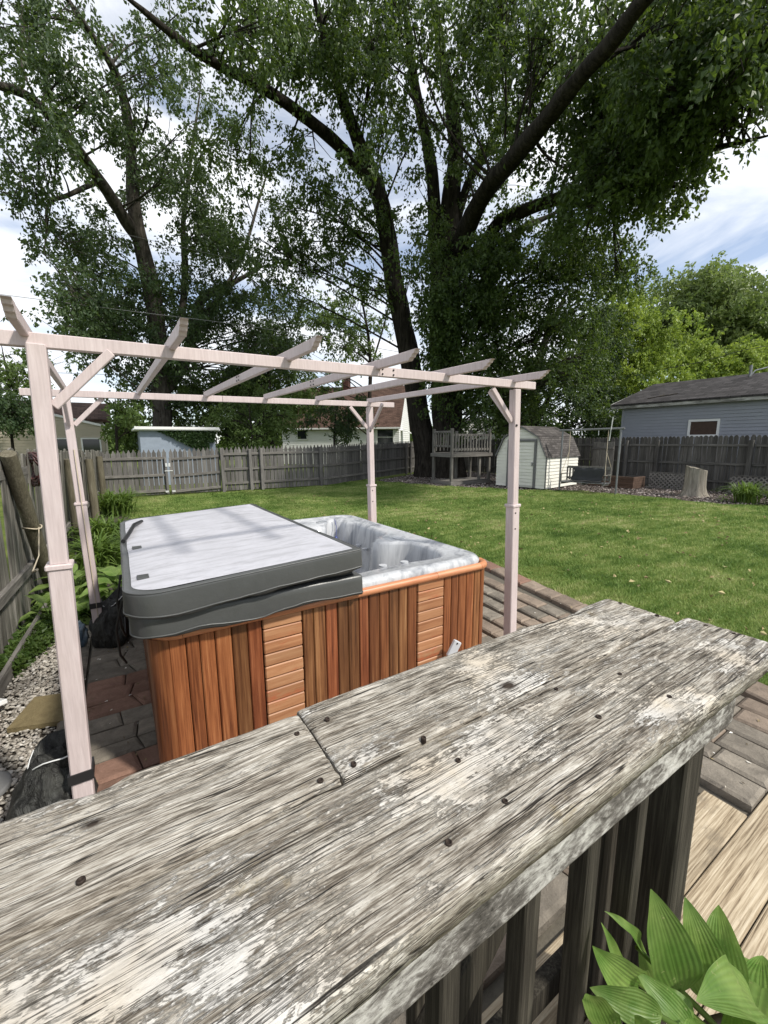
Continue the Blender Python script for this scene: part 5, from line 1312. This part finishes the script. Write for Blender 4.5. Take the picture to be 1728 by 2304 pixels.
left_limbs = [
    limb((352, 990, 24.6, .55), (351, 900, 24.6, .46), (346, 800, 24.5, .42), (338, 700, 24.4, .40), (322, 600, 24.2, .38), (302, 520, 24, .34), (288, 430, 23.6, .26), (284, 350, 23.2, .22), (278, 280, 22.8, .2), (264, 200, 22.2, .17), (240, 140, 21.6, .14), (195, 70, 20.8, .11), (140, -10, 20, .07)),
    limb((304, 525, 24, .28), (255, 450, 23.2, .25), (215, 390, 22.4, .22), (160, 312, 21.4, .2), (105, 247, 20.6, .17), (50, 202, 20, .14), (-20, 180, 19.4, .1)),
    limb((350, 850, 24.6, .3), (395, 790, 24.8, .26), (425, 690, 25, .24), (440, 642, 25, .22), (500, 612, 25, .14), (545, 588, 25, .08)),
    limb((372, 780, 24.6, .2), (392, 680, 24.8, .18), (400, 580, 25, .16), (396, 480, 25, .12), (410, 360, 24.8, .08), (425, 250, 24.4, .05)),
    limb((350, 740, 24.5, .16), (300, 700, 24, .12), (240, 660, 23.4, .09), (170, 640, 22.8, .06)),
    limb((425, 690, 25, .15), (460, 660, 25.2, .12), (520, 560, 25.4, .09), (560, 430, 25.4, .06)),
    limb((215, 390, 22.4, .1), (150, 420, 21.8, .08), (105, 440, 21.4, .06), (100, 500, 21.2, .04))]
left_regs = [(80, 70, 130, 100, 17, 22, 9, .7), (50, 300, 90, 110, 18, 22, 8, .7), (300, 80, 130, 90, 18, 23, 7, .6), (430, 300, 100, 110, 21, 25, 7, .7), (190, 230, 100, 90, 19, 23, 6, .6), (50, 440, 50, 50, 19, 22, 3, .6), (390, 420, 110, 110, 21, 26, 9), (520, 480, 100, 120, 22, 26, 8), (220, 580, 130, 80, 20, 25, 9, 1.1), (150, 660, 80, 60, 19, 23, 6, 1.1), (290, 700, 110, 80, 21.5, 26, 10, 1.2), (430, 600, 110, 110, 22, 26, 9, 1.1), (520, 700, 110, 90, 23, 27, 9, 1.1), (400, 800, 140, 70, 23, 27, 10, 1.2), (590, 620, 70, 110, 23, 27, 5, .9)]
grow('old_maple', (l0.x, l0.y, 0), 'tall leaning tree with forked grey trunk behind the outbuilding, left of centre', None, left_limbs, scatter(left_regs, 5), mt['leaf_dark'], mt['bark_pale'], per=42, leaf=.145, spread=.52, seed=8, twig=.035)
def simple_tree(name, x, yb, d, trunk, regs, mat, label, group, per=40, leaf=.15, spread=.5, seed=1, cat='tree', rad=(.7, 1.2), bark='bark', droop=.55):
    p = at(x, yb, d); L = [limb(*t) for t in trunk]
    L[0] = [(p.x, p.y, 0.0, L[0][0][3] * 1.15)] + L[0]
    return grow(name, (p.x, p.y, 0), label, group, L, scatter(regs, seed, rad), mat, mt[bark], per, leaf, spread, seed + 50, cat, .03, 8, droop)
simple_tree('slender_tree', 795, 960, 27, [[(797, 900, 27, .13), (800, 800, 27, .11), (795, 720, 27, .09), (780, 640, 27, .05)], [(800, 800, 27, .07), (830, 700, 27, .05), (845, 640, 27, .03)]],
    [(745, 700, 90, 70, 25, 29, 8, .8), (690, 780, 70, 60, 25, 28, 5, .8), (800, 660, 60, 50, 25, 29, 4, .7), (610, 800, 60, 60, 26, 28, 4)], mt['leaf_mid'], 'slender mid-green tree seen through the pergola behind the white house fence', 'trees beyond the fences', seed=3, leaf=.16)
simple_tree('hedge_tree', 590, 985, 25.5, [[(590, 930, 25.5, .12), (585, 860, 25.5, .09), (580, 800, 25.5, .05)]], [(570, 850, 80, 60, 24, 27, 12, 1.2), (480, 860, 70, 60, 24, 27, 9, 1.2), (650, 870, 40, 50, 24.5, 27, 5, 1.1), (600, 760, 60, 40, 24, 27, 5, 1.0), (400, 880, 60, 40, 24.5, 27, 6, 1.2)], mt['leaf_mid'], 'dense olive-green tree filling the gap between the outbuilding and the white house', 'trees beyond the fences', per=44, leaf=.16, seed=61)
simple_tree('wild_bush', 545, 985, 20.3, [[(545, 950, 20.3, .05), (540, 900, 20.3, .03)]], [(545, 900, 75, 60, 19.5, 22, 9, 1.1), (600, 860, 40, 40, 20, 22, 3), (500, 900, 40, 50, 20.5, 22, 3)], mt['leaf_mid'], 'feathery olive-green bush leaning over the back fence right of the outbuilding', 'bushes beyond the fences', per=60, leaf=.11, spread=.4, seed=12, cat='bush', rad=(.5, .85))
simple_tree('flowering_shrub', 722, 985, 22.5, [[(722, 950, 22.5, .05), (725, 900, 22.5, .03)]], [(725, 905, 70, 42, 21.5, 23.5, 8, 1.1), (790, 895, 40, 40, 21.5, 23, 3, .9)], mt['leaf_dark'], 'round dark shrub in front of the white house', 'bushes beyond the fences', per=60, leaf=.12, spread=.35, seed=14, cat='bush', rad=(.45, .75))
simple_tree('small_maple', 250, 985, 21.5, [[(252, 950, 21.5, .06), (250, 900, 21.5, .04)]], [(272, 905, 24, 40, 20.5, 22.5, 6, 1.1)], mt['leaf_mid'], 'light green young maple beside the pale blue outbuilding', 'bushes beyond the fences', per=60, leaf=.14, spread=.35, seed=17, cat='bush', rad=(.45, .75))
simple_tree('dark_bush', 25, 970, 22, [[(25, 940, 22, .05), (22, 900, 22, .03)]], [(25, 892, 42, 30, 21, 23, 6, 1.1), (-20, 885, 30, 40, 20, 23, 3)], mt['leaf_dark'], 'dark bush in front of the beige house at the left edge', 'bushes beyond the fences', per=60, leaf=.12, spread=.4, seed=19, cat='bush', rad=(.45, .8))
simple_tree('far_tree', 15, 960, 38, [[(15, 880, 38, .12), (20, 830, 38, .09), (10, 780, 38, .05)]], [(15, 800, 50, 45, 36, 40, 8, .7), (60, 830, 40, 30, 36, 40, 3, .6), (110, 810, 25, 30, 37, 40, 2, .5)], mt['leaf_mid'], 'thin distant tree against the sky at the left edge', 'trees beyond the fences', per=22, leaf=.2, seed=23)
simple_tree('deep_green_tree', 1150, 960, 27, [[(1152, 900, 27, .3), (1160, 800, 27, .26), (1185, 720, 27, .2), (1220, 640, 27, .1)], [(1150, 930, 27, .18), (1185, 860, 26.5, .14), (1215, 800, 26, .08)]], [(1180, 860, 110, 60, 25, 29, 8, 1.2), (1270, 830, 90, 80, 25, 28, 9, 1.2), (1300, 900, 70, 40, 24, 27, 5, 1.2), (1060, 890, 70, 40, 25, 28, 4, 1.1), (1260, 720, 80, 70, 25, 28, 6, 1.1)], mt['leaf_dark'], 'dense dark green tree behind the shed', 'trees beyond the fences', per=40, leaf=.17, seed=27)
simple_tree('bright_maple', 1345, 960, 31, [[(1345, 900, 31, .2), (1342, 820, 31, .15), (1340, 740, 31, .08)]], [(1345, 770, 95, 60, 28, 32, 13, 1.1), (1290, 700, 60, 40, 28, 31, 5), (1390, 690, 60, 35, 29, 32, 4, .9), (1400, 820, 60, 45, 29, 32, 6, 1.1), (1310, 850, 60, 50, 28, 31, 6, 1.1), (1360, 650, 50, 30, 28, 31, 3, .8)], mt['leaf_bright'], 'bright yellow-green maple left of the garage roof', 'trees beyond the fences', per=36, leaf=.2, seed=33, rad=(.8, 1.3))
simple_tree('willow', 1560, 900, 44, [[(1560, 850, 44, .35), (1555, 760, 44, .28), (1550, 680, 44, .15)]], [(1540, 650, 95, 60, 41, 46, 14, 1.1), (1580, 720, 90, 60, 41, 46, 12, 1.1), (1470, 720, 55, 60, 41, 45, 7), (1620, 640, 40, 60, 42, 46, 4, .9), (1550, 600, 50, 25, 42, 45, 3, .8)], mt['leaf_willow'], 'tall pale green willow against the sky above the garage', 'trees beyond the fences', per=26, leaf=.3, spread=.9, seed=37, rad=(1.0, 1.7))
simple_tree('yellow_green_tree', 1620, 900, 36, [[(1620, 870, 36, .2), (1618, 810, 36, .12)]], [(1610, 790, 70, 35, 33, 37, 8, 1.1), (1520, 800, 60, 35, 33, 37, 7, 1.1), (1660, 780, 40, 40, 33, 37, 4)], mt['leaf_bright'], 'low yellow-green tree crown just above the garage ridge', 'trees beyond the fences', per=34, leaf=.22, seed=41, rad=(.8, 1.3))

r = np.random.default_rng(91); n = 26000; th = r.uniform(R(-22), R(75), n); d = r.uniform(44, 52, n); x, y_ = d * np.sin(th), d * np.cos(th)
top = 3.4 + 1.6 * np.sin(th * 9) * np.sin(th * 23 + 1) + 1.0 * np.sin(th * 61); z = r.uniform(0, 1, n) ** .8 * top
V, F = leaf_cloud(np.stack([x, y_, z], -1), norm(r.normal(0, 1, (n, 3)) - np.array([0, 0, .5])), r.uniform(.35, .6, n), r.uniform(.28, .42, n), r)
tag(place('far_treeline', np_mesh('far_treeline', V, F), mt['leaf_mid']), 'low green treeline far behind the houses', 'trees', kind='stuff')

# ------------------------------------------------------------------ garden plants
def lily_clump(loc, h, spread, n, seed, label, group='lily clumps'):
    r = np.random.default_rng(seed); e = empty('daylily', loc, label=label, cat='plant', group=group)
    V, F = [], []; seg = 7
    for i in range(n):
        a = r.uniform(0, 6.283); L = h * r.uniform(.7, 1.25); out = spread * r.uniform(.35, 1.1); w = r.uniform(.010, .018); b = r.normal(0, .08, 2) * spread * 2
        d = np.array([math.cos(a), math.sin(a)]); sd = np.array([-d[1], d[0]]); base = len(V)
        for k in range(seg + 1):
            t = k / seg; p = b + d * out * (t ** 1.5); z = L * (1.55 * t - .95 * t * t * (.7 + out / spread * .5)); ww = w * (1 - t ** 3) * (1 if t < 1 else .05)
            V.append((p[0] - sd[0] * ww, p[1] - sd[1] * ww, max(.0, z))); V.append((p[0] + sd[0] * ww, p[1] + sd[1] * ww, max(.0, z)))
        F += [(base + 2 * k, base + 2 * k + 1, base + 2 * k + 3, base + 2 * k + 2) for k in range(seg)]
    o = place('leaves', np_mesh('leaves', V, np.array(F)), mt['lily'], e); tag(o, kind='stuff'); return e
lily_clump((-.16, 12.0, 0), .78, .95, 320, 1, 'big arching daylily clump at the foot of the gate')
lily_clump((-.30, 8.2, 0), .72, .75, 260, 2, 'daylily clump between the left fence and the lawn, behind the hostas')
lily_clump((-.34, 6.7, 0), .66, .68, 240, 3, 'arching daylily clump just behind the broad-leaved hostas')
lily_clump((14.6, 4.3, 0), .75, .7, 220, 4, 'daylily clump in front of the right lattice')
lily_clump((14.7, 3.65, 0), .62, .6, 180, 5, 'daylily clump at the right edge of the mulch')
def hosta_leaf_mesh(name, L, W, arch, nx=6, ny=12, heart=.5, cup=.25, wave=.0, seed=0):
    """a broad ribbed leaf along +x, rising then arching over"""
    V, uv, F = [], [], []
    for i in range(ny + 1):
        t = i / ny; w = W * .5 * (math.sin(math.pi * min(1, t ** heart)) ** .8) * (1 - .12 * t) if 0 < t < 1 else 0.0008
        x = L * (math.sin(arch * t) / arch); z = L * (-(1 - math.cos(arch * t)) / arch)
        for j_ in range(nx + 1):
            s_ = j_ / nx * 2 - 1; y_ = s_ * w; c = cup * abs(s_) ** 1.5 * w + wave * w * math.sin(t * 13 + s_ * 2 + seed) * abs(s_)
            V.append((x - math.sin(arch * t) * -c * 0.6, y_ * (1 - .08 * abs(s_)), z + c)); uv.append((j_ / nx, t))
    for i in range(ny):
        for j_ in range(nx): F.append((i * (nx + 1) + j_, i * (nx + 1) + j_ + 1, (i + 1) * (nx + 1) + j_ + 1, (i + 1) * (nx + 1) + j_))
    me = np_mesh(name, V, np.array(F), True); ul = me.uv_layers.new(name='UVMap')
    arr = np.array([uv[l.vertex_index] for l in me.loops], np.float32); ul.data.foreach_set('uv', arr.ravel()); return me
def hosta(loc, n, L, W, seed, label, mat, group, rise=(.5, 1.1)):
    r = random.Random(seed); e = empty('hosta', loc, label=label, cat='plant', group=group)
    ms = [hosta_leaf_mesh('hosta_leaf', L * k, W * k, a, heart=.62, cup=.2, wave=.10, seed=i) for i, (k, a) in enumerate(((1.0, 1.1), (.9, 1.35), (1.1, .9)))]
    for m_ in ms: m_.materials.append(mat)
    stems = MB()
    for i in range(n):
        a = i * 2.4 + r.uniform(-.3, .3); q = (i + .5) / n; up = rise[1] - (rise[1] - rise[0]) * q; out = L * (.15 + .9 * q)
        z = L * (1.25 - .85 * q) * r.uniform(.85, 1.15)
        p = Vector((math.cos(a) * out, math.sin(a) * out, z)); pitch = -.75 + 1.1 * q + r.uniform(-.15, .15)
        place('leaf', r.choice(ms), None, e, p, (r.uniform(-.25, .25), pitch, a), (1, 1, 1))
        stems.tube([(math.cos(a) * .03, math.sin(a) * .03, 0), (math.cos(a) * out * .45, math.sin(a) * out * .45, z * .62), p + Vector((math.cos(a), math.sin(a), 0)) * .01], .004, 5, False)
    st_ = stems.build('stems', mt['lily'], e, local=True); return e
hosta((-.50, 5.5, .0), 30, .28, .17, 4, 'broad-leaved green hosta left of the back left pergola post', mt['hosta'], 'hostas beside the hot tub')
hosta((-.10, 5.1, .0), 36, .28, .17, 6, 'broad-leaved green hosta between the pergola post and the hot tub', mt['hosta'], 'hostas beside the hot tub')
hosta((-.68, 4.85, .0), 14, .2, .12, 9, 'small hosta at the foot of the left fence', mt['hosta'], 'hostas beside the hot tub')
hosta((14.45, 4.75, .0), 10, .14, .08, 10, 'low pale hosta beside the stump in the mulch', mt['hosta'], None)
# ground cover by the left fence
r = np.random.default_rng(77); n = 7000; y_ = r.uniform(3.9, 6.6, n); x = -1.07 + .0388 * (y_ - 1.2) + .06 + r.uniform(0, 1, n) ** 1.2 * np.clip(.12 + .35 * (y_ - 3.9), .1, .55)
z = r.uniform(.02, .13, n); A = norm(np.stack([r.normal(0, 1, n), r.normal(0, 1, n), r.normal(.1, .4, n)], -1))
V, F = leaf_cloud(np.stack([x, y_, z], -1), A, r.uniform(.025, .055, n), r.uniform(.02, .04, n), r)
tag(place('ground_cover', np_mesh('ground_cover', V, F), mt['cover_plant']), 'low green creeping ground cover along the foot of the left fence', 'ground cover', kind='stuff')

# potted hosta in the near corner: leaves placed one by one
PXC, PYC, PZR = 1.02, .10, .40
pot = empty('potted_hosta', (PXC, PYC, .032), label='lush bright green hosta in a pot beside the railing, near right corner', cat='potted plant')
pm_ = MB(); k = 24; prof = [(.11, .034), (.14, PZR - .04), (.155, PZR - .038), (.155, PZR), (.14, PZR), (.135, PZR - .03)]
V = [(PXC + r_ * math.cos(2 * math.pi * i / k), PYC + r_ * math.sin(2 * math.pi * i / k), z) for r_, z in prof for i in range(k)]
F = [(q * k + i, q * k + (i + 1) % k, (q + 1) * k + (i + 1) % k, (q + 1) * k + i) for q in range(len(prof) - 1) for i in range(k)] + [tuple(range((len(prof) - 1) * k, len(prof) * k))]
pm_.add(V, F, True).build('pot', mt['clay'], pot)
HK = ((.27, .095, .35), (.30, .115, .55), (.25, .12, .8), (.22, .10, 1.1))
hm = [hosta_leaf_mesh('hosta_leaf', l, w, a, 10, 20, .72, .30, .14, i * 1.7) for i, (l, w, a) in enumerate(HK)]
for m_ in hm: m_.materials.append(mt['hosta_near'])
stems = MB(); base = Vector((PXC, PYC, PZR))
def onY(xn, yn, Y):
    r_ = _fw + _rt * ((xn - CX) / F_PX) - _up * ((yn - CY) / F_PX); return r_ * (Y / r_.y) + Vector((0, 0, H))
def hleaf(tip, b, kind, face=0.0, wide=1.0):
    """a leaf from b to tip (world points); face turns it about its length"""
    b, tip = Vector(b), Vector(tip); x = (tip - b); L = x.length; x.normalize()
    to_cam = (Vector((0, 0, H)) - b).normalized()
    z = (to_cam - x * to_cam.dot(x)).normalized(); z = Matrix.Rotation(face, 3, x) @ z; y_ = z.cross(x)
    arch = HK[kind][2]; ch = 2 * HK[kind][0] * math.sin(arch / 2) / arch; tilt = Matrix.Rotation(-arch / 2, 3, 'Y')
    rot = Matrix((x, y_, z)).transposed() @ tilt; s = L / ch
    inv = WM[pot.name].inverted(); place('leaf', hm[kind], None, pot, inv @ b, rot.to_euler(), (s, s * wide, s))
    stems.tube([base + Vector((random.uniform(-.04, .04), random.uniform(-.04, .04), -.01)), base.lerp(b, .55) + Vector((0, 0, .02)), b + x * .01], [.007, .006, .004], 6, False)
for t, b, kd, fc, wd in (
    ((1464, 2000, .295), (1530, 2235, .235), 0, .45, 1.05), ((1541, 2018, .285), (1603, 2252, .215), 1, .35, .95), ((1617, 2036, .265), (1650, 2262, .19), 1, -.35, 1.0),
    ((1333, 2128, .315), (1440, 2215, .27), 2, -.5, .8), ((1327, 2222, .275), (1490, 2285, .20), 1, -.35, .9), ((1430, 2186, .27), (1556, 2320, .19), 1, .25, .95),
    ((1326, 2238, .255), (1376, 2345, .19), 0, .6, .8), ((1566, 2252, .20), (1700, 2262, .16), 2, .5, .7), ((1716, 2150, .215), (1712, 2300, .17), 0, -.5, 1.2), ((1745, 2190, .20), (1700, 2330, .16), 1, -.6, 1.0),
    ((1428, 2284, .21), (1500, 2390, .16), 2, .1, .9), ((1560, 2290, .19), (1600, 2420, .14), 1, .1, 1.0), ((1660, 2270, .17), (1690, 2420, .12), 1, -.2, 1.0), ((1360, 2050, .335), (1440, 2140, .29), 3, .9, .35), ((1352, 2075, .33), (1410, 2230, .28), 0, .8, .5),
    ((1500, 2220, .24), (1560, 2290, .2), 3, .6, .8), ((1440, 2110, .31), (1500, 2240, .26), 3, -.8, .6)):
    hleaf(onY(*t), onY(*b), kd, fc * .8, wd * 1.45)
stems.build('stems', mt['lily'], pot)

# ------------------------------------------------------------------ grass
r = np.random.default_rng(2024)
def lawn_ok(x, y_):
    k = (y_ > -2.5) & (x < 16.9)
    pat = (x < 3.66 + np.maximum(0, y_ - .6) * .215 + .02 + .03 * np.sin(y_ * 9) + .02 * np.sin(y_ * 23)) & (y_ < 4.55 + .0 * x)
    k &= ~pat; k &= ~((x < 5.25) & (y_ < .72))
    k &= ~((x < 2.6) & (y_ < 4.8)); k &= x > np.where(y_ < 13, .05 + .1 * np.sin(y_ * 3), -.4)
    k &= np.where(x < 7, y_ < 15.2, y_ < 15.25 + (x - 7) * .52)
    k &= ~in_poly(x + .10 * np.sin(y_ * 5.1) , y_ + .10 * np.sin(x * 4.3), mulch_poly)
    return k
n = 980000; d = 3.2 + 16.5 * r.uniform(0, 1, n) ** 1.35; th = r.uniform(R(-6), R(86), n); x, y_ = d * np.sin(th), d * np.cos(th); kp = lawn_ok(x, y_)
bare = np.hypot(x - 4.75, (y_ - 3.45) * 1.3) < .28 + .08 * np.sin(x * 31 + y_ * 17); kp &= ~(bare & (r.uniform(0, 1, n) < .85))
x, y_, d = x[kp], y_[kp], d[kp]; n = len(x)
tuft = .75 + .5 * (np.sin(x * 3.1 + 1.7 * np.sin(y_ * 2.3)) * np.sin(y_ * 2.7 + 1.3 * np.sin(x * 1.9)) > .25) * r.uniform(.5, 1, n)
hgt = (.022 + .0016 * d) * r.uniform(.6, 1.5, n) * tuft; wid = (.0019 + .0007 * d) * r.uniform(.7, 1.3, n); a = r.uniform(0, 6.283, n); lean = r.uniform(.2, 1.1, n) * hgt; b = a + r.normal(0, .7, n)
P0 = np.stack([x - np.cos(a) * wid, y_ - np.sin(a) * wid, np.zeros(n)], -1); P1 = np.stack([x + np.cos(a) * wid, y_ + np.sin(a) * wid, np.zeros(n)], -1); P2 = np.stack([x - np.sin(b) * lean, y_ + np.cos(b) * lean, hgt], -1)
V = np.stack([P0, P1, P2], 1).reshape(-1, 3); F = np.arange(3 * n).reshape(-1, 3)
tag(place('grass', np_mesh('grass', V, F), mt['grass']), 'mown green lawn grass', 'grass', kind='stuff')

# ------------------------------------------------------------------ overhead wires
def wire(label, pts, rad, mat, sag=0.0):
    P = [at(*p) for p in pts]; S = [Vector(q) for q in spline([p[:] for p in P], 8)]
    tag(MB().tube(S, rad, 5).build('utility_wire', mat), label, 'wire', 'overhead wires')
wire('pale overhead wire sloping down from the upper left edge past the pergola', [(-60, 628, 19), (250, 668, 19.5), (560, 708, 20), (860, 760, 21)], .010, mt['wire_pale'])
wire('thin pale overhead wire highest of the wires over the left tree', [(120, 468, 18.5), (330, 520, 19), (560, 572, 19.5), (720, 608, 20)], .006, mt['wire_pale'])
wire('black overhead wire just above the beige house roof', [(-60, 838, 21), (200, 848, 21.5), (450, 858, 22), (760, 872, 24)], .013, mt['wire'])
wire('upper black overhead wire above the beige house roof', [(-60, 798, 21.5), (200, 808, 22), (450, 815, 22.5), (760, 822, 24)], .009, mt['wire'])
wire('black overhead wire crossing in front of the willow above the garage', [(1420, 800, 24), (1520, 780, 22), (1600, 758, 20), (1720, 738, 18)], .010, mt['wire'])

# ------------------------------------------------------------------ litter
r = np.random.default_rng(404); P = []
for (x0, x1, y0, y1, n_) in ((2.35, 3.6, .55, 1.9, 60), (-.45, .02, 2.3, 4.6, 60), (2.3, 3.8, 2.0, 3.6, 30)):
    P.append(np.stack([r.uniform(x0, x1, n_), r.uniform(y0, y1, n_), np.full(n_, .066)], -1))
P = np.concatenate(P); n = len(P); A = norm(np.stack([r.normal(0, 1, n), r.normal(0, 1, n), r.normal(0, .08, n)], -1))
V, F = leaf_cloud(P, A, r.uniform(.012, .03, n), r.uniform(.008, .016, n), r, .05)
s_ = NT('petal_litter'); g_ = s_.n('ShaderNodeNewGeometry'); s_.P(Base_Color=s_.ramp(g_.outputs['Random Per Island'], [(0, (.10, .07, .04)), (.5, (.26, .2, .1)), (.7, (.7, .67, .6)), (1, (.75, .73, .68))]), Roughness=.8)
tag(place('fallen_petals', np_mesh('fallen_petals', V, F), s_.m), 'scattered pale petals and bits of leaf on the pavers', 'litter', kind='stuff')
r = np.random.default_rng(405); n = 420; x = r.uniform(3.9, 12, n); y_ = r.uniform(.8, 13, n); kp = lawn_ok(x, y_); x, y_ = x[kp], y_[kp]; n = len(x); A = norm(np.stack([r.normal(0, 1, n), r.normal(0, 1, n), r.normal(0, .3, n)], -1))
V, F = leaf_cloud(np.stack([x, y_, r.uniform(.03, .05, n)], -1), A, r.uniform(.04, .08, n), r.uniform(.03, .05, n), r, .2)
s_ = NT('dry_leaf'); g_ = s_.n('ShaderNodeNewGeometry'); s_.P(Base_Color=s_.ramp(g_.outputs['Random Per Island'], [(0, (.16, .10, .05)), (.6, (.3, .24, .11)), (1, (.42, .36, .18))]), Roughness=.85)
tag(place('fallen_leaves', np_mesh('fallen_leaves', V, F), s_.m), 'a few dry leaves dropped on the lawn', 'leaves', kind='stuff')
